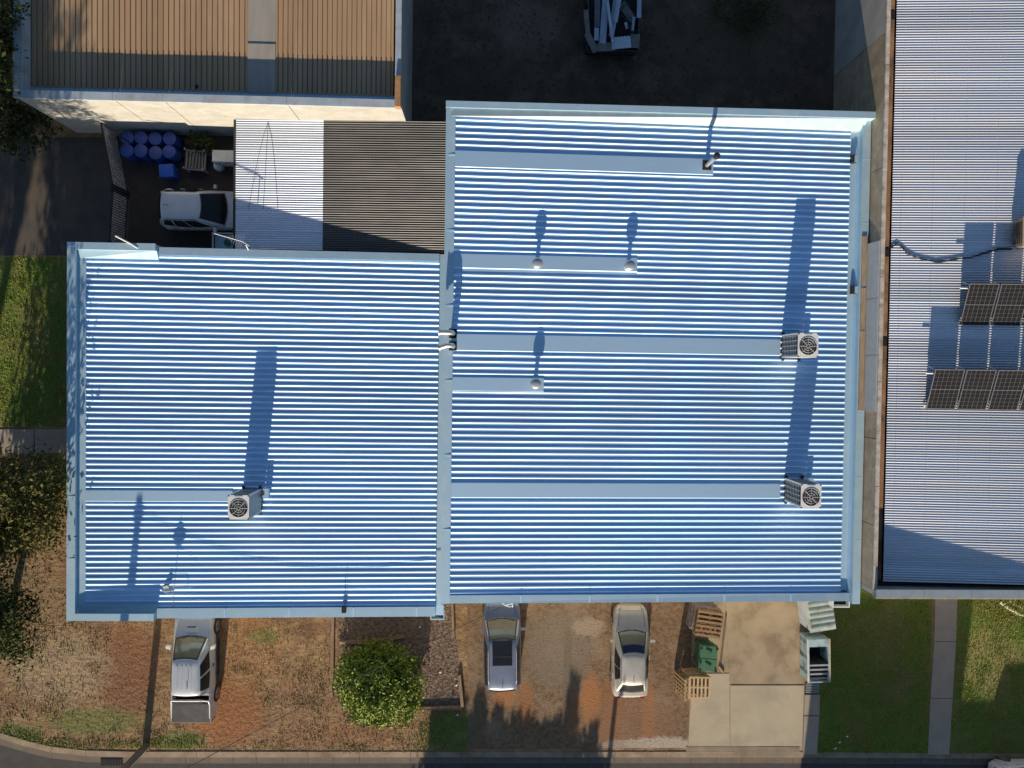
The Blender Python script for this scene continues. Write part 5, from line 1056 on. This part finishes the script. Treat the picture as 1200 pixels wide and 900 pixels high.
# ------------------------------------------------------------------ trees
def leaf_cloud(blobs, n, size, sq=.45, clump=.35, per=14, flat=0.0, shell=.55):
    b = MB(); tot = sum(r[3] * r[4] for r in blobs)
    for (cx, cy, cz, rx, rz) in blobs:
        nc = max(4, int(n / per * rx * rz / tot))
        for _ in range(nc):
            d = Vector((random.gauss(0, 1), random.gauss(0, 1), random.gauss(0, 1))).normalized(); rad = (random.random() ** .5) * (1 - shell) + shell * random.uniform(.75, 1.03)
            c = Vector((cx + d.x * rx * rad, cy + d.y * rx * rad, cz + d.z * rz * rad)); cs = clump * random.uniform(.6, 1.3)
            for _ in range(per):
                p = c + Vector((random.gauss(0, cs * .5), random.gauss(0, cs * .5), random.gauss(0, cs * .4)))
                u = Vector((random.gauss(0, 1), random.gauss(0, 1), random.gauss(0, .6))).normalized(); w = u.cross(Vector((random.gauss(0, 1), random.gauss(0, 1), random.gauss(0, 1)))).normalized()
                s = size * random.uniform(.6, 1.4)
                b.add([p - u * s, p + w * s * sq, p + u * s, p - w * s * sq], [(0, 1, 2, 3)])
    return b
def tree(name, label, base, blobs, n, size, leaf, trunk_r=.16, group=None, clump=.35, per=14, shell=.55):
    t = thing(name, label, 'tree' if 'bush' not in name and 'shrub' not in name else 'shrub', base, group=group)
    zt = sum(b[2] for b in blobs) / len(blobs); bp = Vector(base); top = Vector((sum(b[0] for b in blobs) / len(blobs), sum(b[1] for b in blobs) / len(blobs), zt))
    fork = bp.lerp(top, .45)
    b = MB().tube([bp - Vector((0, 0, .1)), bp.lerp(fork, .5) + Vector((.06, .03, 0)), fork, top], [trunk_r * 1.25, trunk_r, trunk_r * .8, trunk_r * .3], 8)
    for bl in blobs:
        e = Vector(bl[:3]); m_ = fork.lerp(e, .5) + Vector((random.uniform(-.2, .2), random.uniform(-.2, .2), .1)); b.tube([fork, m_, e], [trunk_r * .55, trunk_r * .35, trunk_r * .12], 6)
        for _ in range(3):
            d = Vector((random.gauss(0, 1), random.gauss(0, 1), random.gauss(0, .6))).normalized() * bl[3] * .8; b.tube([m_, e + d * .5, e + d], [trunk_r * .25, trunk_r * .14, trunk_r * .05], 5)
    b.build('trunk', BARK, t, smooth=50)
    leaf_cloud(blobs, n, size, clump=clump, per=per, shell=shell).build('crown', leaf, t)
    return t
cx, cy = at(443, 802, 1.0)
bl = [(cx, cy, 1.2, 1.45, 1.05)]
for k in range(11):
    a = 2 * PI * k / 11 + .2; r = 1.36 + random.uniform(-.2, .2); bl.append((cx + r * math.cos(a), cy + r * math.sin(a), .75 + random.uniform(-.1, .45), .72 + random.uniform(-.1, .12), .6))
for k in range(5): a = 2 * PI * k / 5; bl.append((cx + .6 * math.cos(a), cy + .6 * math.sin(a), 1.75 + random.uniform(-.15, .2), .55, .42))
tree('round_bush', 'round bright green bush in the timber edged garden bed', (cx, cy, 0), bl, 25000, .075, BUSHL, .09, clump=.27, per=34, shell=.8)
def T(px, py, z): return at(px, py, z)
def blobs_px(lst): return [(*at(px, py, z), z, r, rz) for px, py, z, r, rz in lst]
tree('gum_tree', 'olive green tree left of the low roof below the side path', (*at(40, 622), 0), blobs_px([(25, 600, 4.2, 1.5, 1.2), (-10, 625, 4.6, 1.5, 1.2), (40, 560, 3.6, 1.1, .9), (5, 565, 5.0, 1.4, 1.2), (52, 625, 3.2, .9, .7), (-60, 590, 6.5, 2.0, 1.6), (-75, 660, 5.8, 1.8, 1.5), (20, 630, 3.0, 1.1, .8), (35, 600, 1.6, 1.3, 1.2), (5, 570, 2.0, 1.4, 1.3), (60, 585, 2.2, .8, .9), (15, 625, 1.4, 1.2, 1.0), (-100, 610, 8.2, 1.6, 1.4)]), 22000, .085, TREEL, .17, 'trees on the left', .5, 30, .3)
tree('gum_tree', 'dark spreading tree at the left edge above the kerb', (*at(6, 745), 0), blobs_px([(0, 725, 3.6, 1.1, .9), (22, 715, 2.8, .7, .5), (15, 760, 2.6, .8, .6), (-40, 740, 4.8, 1.6, 1.3), (-20, 700, 4.2, 1.1, .9), (-15, 730, 1.8, 1.3, 1.2), (-80, 760, 6.0, 1.7, 1.4)]), 13000, .085, TREED, .15, 'trees on the left', .5, 30, .3)
tree('gum_tree', 'dark tree at the left of the tan roofed building', (*at(20, 130), 0), blobs_px([(-6, 60, 4.0, 1.0, 1.2), (-14, 110, 3.6, 1.1, 1.2), (2, 145, 2.2, 1.1, .8), (40, 150, 1.2, .9, .6), (-14, 10, 4.5, 1.2, 1.4), (-40, 80, 5.5, 1.6, 1.6), (18, 165, 1.0, .8, .5)]), 9000, .10, TREED, .15, 'trees on the left', .4, 14)
tree('gum_tree', 'tall tree beyond the left edge beside the side lawn', (-24.0, -2.0, 0), [(-24, -2, 7, 2.2, 2.2), (-22.9, -1, 5.6, 1.4, 1.4), (-25.2, -3, 8.6, 1.8, 1.6), (-24, -.4, 9.6, 1.3, 1.3)], 11000, .11, TREEL, .2, 'trees on the left', .45, 14)
tree('gum_tree', 'second tall tree beyond the left edge near the corner kerb', (-25.2, -14.0, 0), [(-24.6, -14, 6.5, 1.4, 1.6), (-23.2, -13.8, 8.2, 1.4, 1.5), (-22.2, -14, 9.8, 1.3, 1.4), (-21.4, -13.8, 11.2, 1.1, 1.1)], 10000, .11, TREEL, .18, 'trees on the left', .4, 14)
tree('side_shrub', 'light green shrub against the left roof edge beside the path', (*at(100, 555), 0), blobs_px([(70, 548, 1.9, .5, .4), (76, 560, 2.2, .45, .4), (70, 575, 1.6, .4, .35)]), 900, .07, BUSHL, .05, clump=.2, per=10)
tree('garden_shrub', 'lime shrub behind white edging at the bottom right wall', (*at(1196, 708), 0), blobs_px([(1190, 709, .5, .35, .3), (1200, 712, .6, .4, .35), (1206, 706, .5, .4, .35), (1178, 706, .35, .2, .2)]), 900, .06, LIMEL, .04, clump=.18, per=10)
o = MB().tube([at3(1172, 706, .06), at3(1182, 713, .06), at3(1195, 720, .06), at3(1215, 724, .06)], .05, 6).build('garden_edging', PALEC); tag(o, 'curved white edging round the lime shrub', 'edging')
tree('yard_shrub', 'dark shrub behind the slatted stillage at the cream wall', (*at(236, 172), 0), blobs_px([(236, 170, .7, .5, .45), (228, 164, .6, .35, .35), (243, 166, .6, .35, .35)]), 700, .06, TREED, .04, clump=.2, per=10)
tree('yard_shrub', 'low dark scrub in the back yard near the top edge', (*at(870, 22), 0), blobs_px([(870, 22, .4, .9, .35), (895, 14, .4, .7, .35), (850, 8, .4, .8, .35), (880, 2, .5, .8, .35)]), 1400, .06, TREED, .04, clump=.3, per=10)
# conifers across the street: their shadows reach the gravel
def conifer(label, px, py, h):
    x, y = at(px, py); L_ = h * COT; bx, by = x - sd.x * L_, y - sd.y * L_
    t = thing('conifer', label, 'tree', (bx, by, 0), group='conifers across the street')
    MB().tube([(bx, by, -.1), (bx, by, h * .9)], [.16, .03], 7).build('trunk', BARK, t)
    b = MB()
    for k in range(1600):
        f = random.random() ** .8; z = .4 + (h - .4) * f; r = (.16 + .62 * (1 - f) ** .8) * h * .17 * random.uniform(.5, 1.1); a = random.uniform(0, 2 * PI)
        p = Vector((bx + r * math.cos(a), by + r * math.sin(a), z)); u = Vector((math.cos(a), math.sin(a), random.uniform(-.3, .8))).normalized(); w = Vector((-math.sin(a), math.cos(a), random.uniform(-.5, .5))); s = random.uniform(.12, .26)
        b.add([p - u * s, p + w * s * .5, p + u * s, p - w * s * .5], [(0, 1, 2, 3)])
    b.build('crown', CONIF, t)
for i, (px, py, h) in enumerate(((563, 812, 4.6), (585, 828, 4.4), (605, 840, 4.1), (620, 846, 4.1), (641, 848, 4.0), (674, 793, 4.9), (668, 848, 3.9), (696, 850, 3.9), (552, 840, 4.2))):
    conifer(['first', 'second', 'third', 'fourth', 'fifth', 'tallest', 'seventh', 'eighth', 'ninth'][i] + ' conifer of the row across the street', px, py, h)
# unseen hall added across the street, parapet stepped to shade the front lawns
def wall_from(px0, px1, py, Y):
    h = None; x0, y0 = at(px0, py); x1, _ = at(px1, py); Ld = (y0 - Y) / sd.y; return x0 - sd.x * Ld, x1 - sd.x * Ld, Ld / COT
H = thing('shade_hall', 'unseen brick hall added across the street with parapet stepped to shade the lawns', 'building', (24, -33, 0))
for px0, px1, py in ((962, 1140, 702), (1126, 1290, 826)):
    x0, x1, hh = wall_from(px0, px1, py, -30.5); box('parapet_wall', BRICK, H, x0, x1 - .01, -30.9, -30.5, 0, hh); box('coping', PALEC, H, x0 - .0, x1 - .011, -30.93, -30.47, hh + .001, hh + .08)
x0, _, hh = wall_from(962, 1140, 702, -30.5); x1 = wall_from(1126, 1290, 826, -30.5)[1]
box('hall_wall', BRICK, H, x0 + .02, x1 - .02, -44, -30.91, 0, 3.6)
MB().hexa([(x0, -44.2, 3.601), (x1, -44.2, 3.601), (x1, -30.94, 3.601), (x0, -30.94, 3.601)], [(x0, -44.2, 3.8), (x1, -44.2, 3.8), (x1, -30.94, 3.7), (x0, -30.94, 3.7)]).build('roof', GALV, H)
for k in range(4):
    xx = x0 + 2 + k * 3; f_ = box('window', GREYM, H, xx, xx + 1.4, -30.498, -30.44, 1.0, 2.4); box('pane', GLASS, f_, xx + .08, xx + 1.32, -30.438, -30.43, 1.08, 2.32)

for i, (px, py, h, r) in enumerate(((572, 846, 3.8, 1.5), (612, 858, 3.6, 1.4), (650, 862, 3.5, 1.4), (682, 868, 3.3, 1.1), (535, 842, 3.8, 1.1))):
    x, y = at(px, py); L_ = h * COT; bx, by = x - sd.x * L_, y - sd.y * L_
    tree('street_bush', ['first', 'second', 'third', 'fourth', 'fifth'][i] + ' broad bush in front of the conifers across the street', (bx, by, 0), [(bx, by, h - r * .7, r, r * .8), (bx - .8, by, h - r * 1.1, r * .8, r * .8), (bx + .8, by - .2, h - r * 1.0, r * .8, r * .8), (bx, by, h * .35, r, h * .35)], 7000, .14, CONIF, .1, 'bushes across the street', .3, 12)

for lab, pa, pb, py, h in (('long unseen hedge added across the street for its shadow', 546, 668, 860, 3.2), ('short taller end of the unseen hedge added for its shadow', 506, 546, 836, 3.8)):  # out of view, added to close the gaps in the shadow on the gravel
    (xa, y), (xb, _) = at(pa, py), at(pb, py); L_ = h * COT; xa -= sd.x * L_; xb -= sd.x * L_; y -= sd.y * L_
    t = thing('hedge', lab, 'hedge', ((xa + xb) / 2, y, 0))
    box('shade_core', BARK, t, xa + .15, xb - .15, y - .35, y + .35, 0, h - .35)  # solid block inside the leaves that keeps the shadow unbroken
    b = MB()
    for k in range(int(2200 * (xb - xa))):
        p = Vector((random.uniform(xa, xb), y + random.choice((-1, 1)) * random.uniform(.3, .55), random.uniform(.1, h))) if random.random() < .6 else Vector((random.uniform(xa, xb), y + random.uniform(-.5, .5), h - .3 + random.uniform(0, .35)))
        u = Vector((random.gauss(0, 1), random.gauss(0, 1), random.gauss(0, 1))).normalized(); w = u.orthogonal().normalized(); e = random.uniform(.06, .12); b.add([p - u * e, p + w * e * .6, p + u * e, p - w * e * .6], [(0, 1, 2, 3)])
    b.build('foliage', CONIF, t)
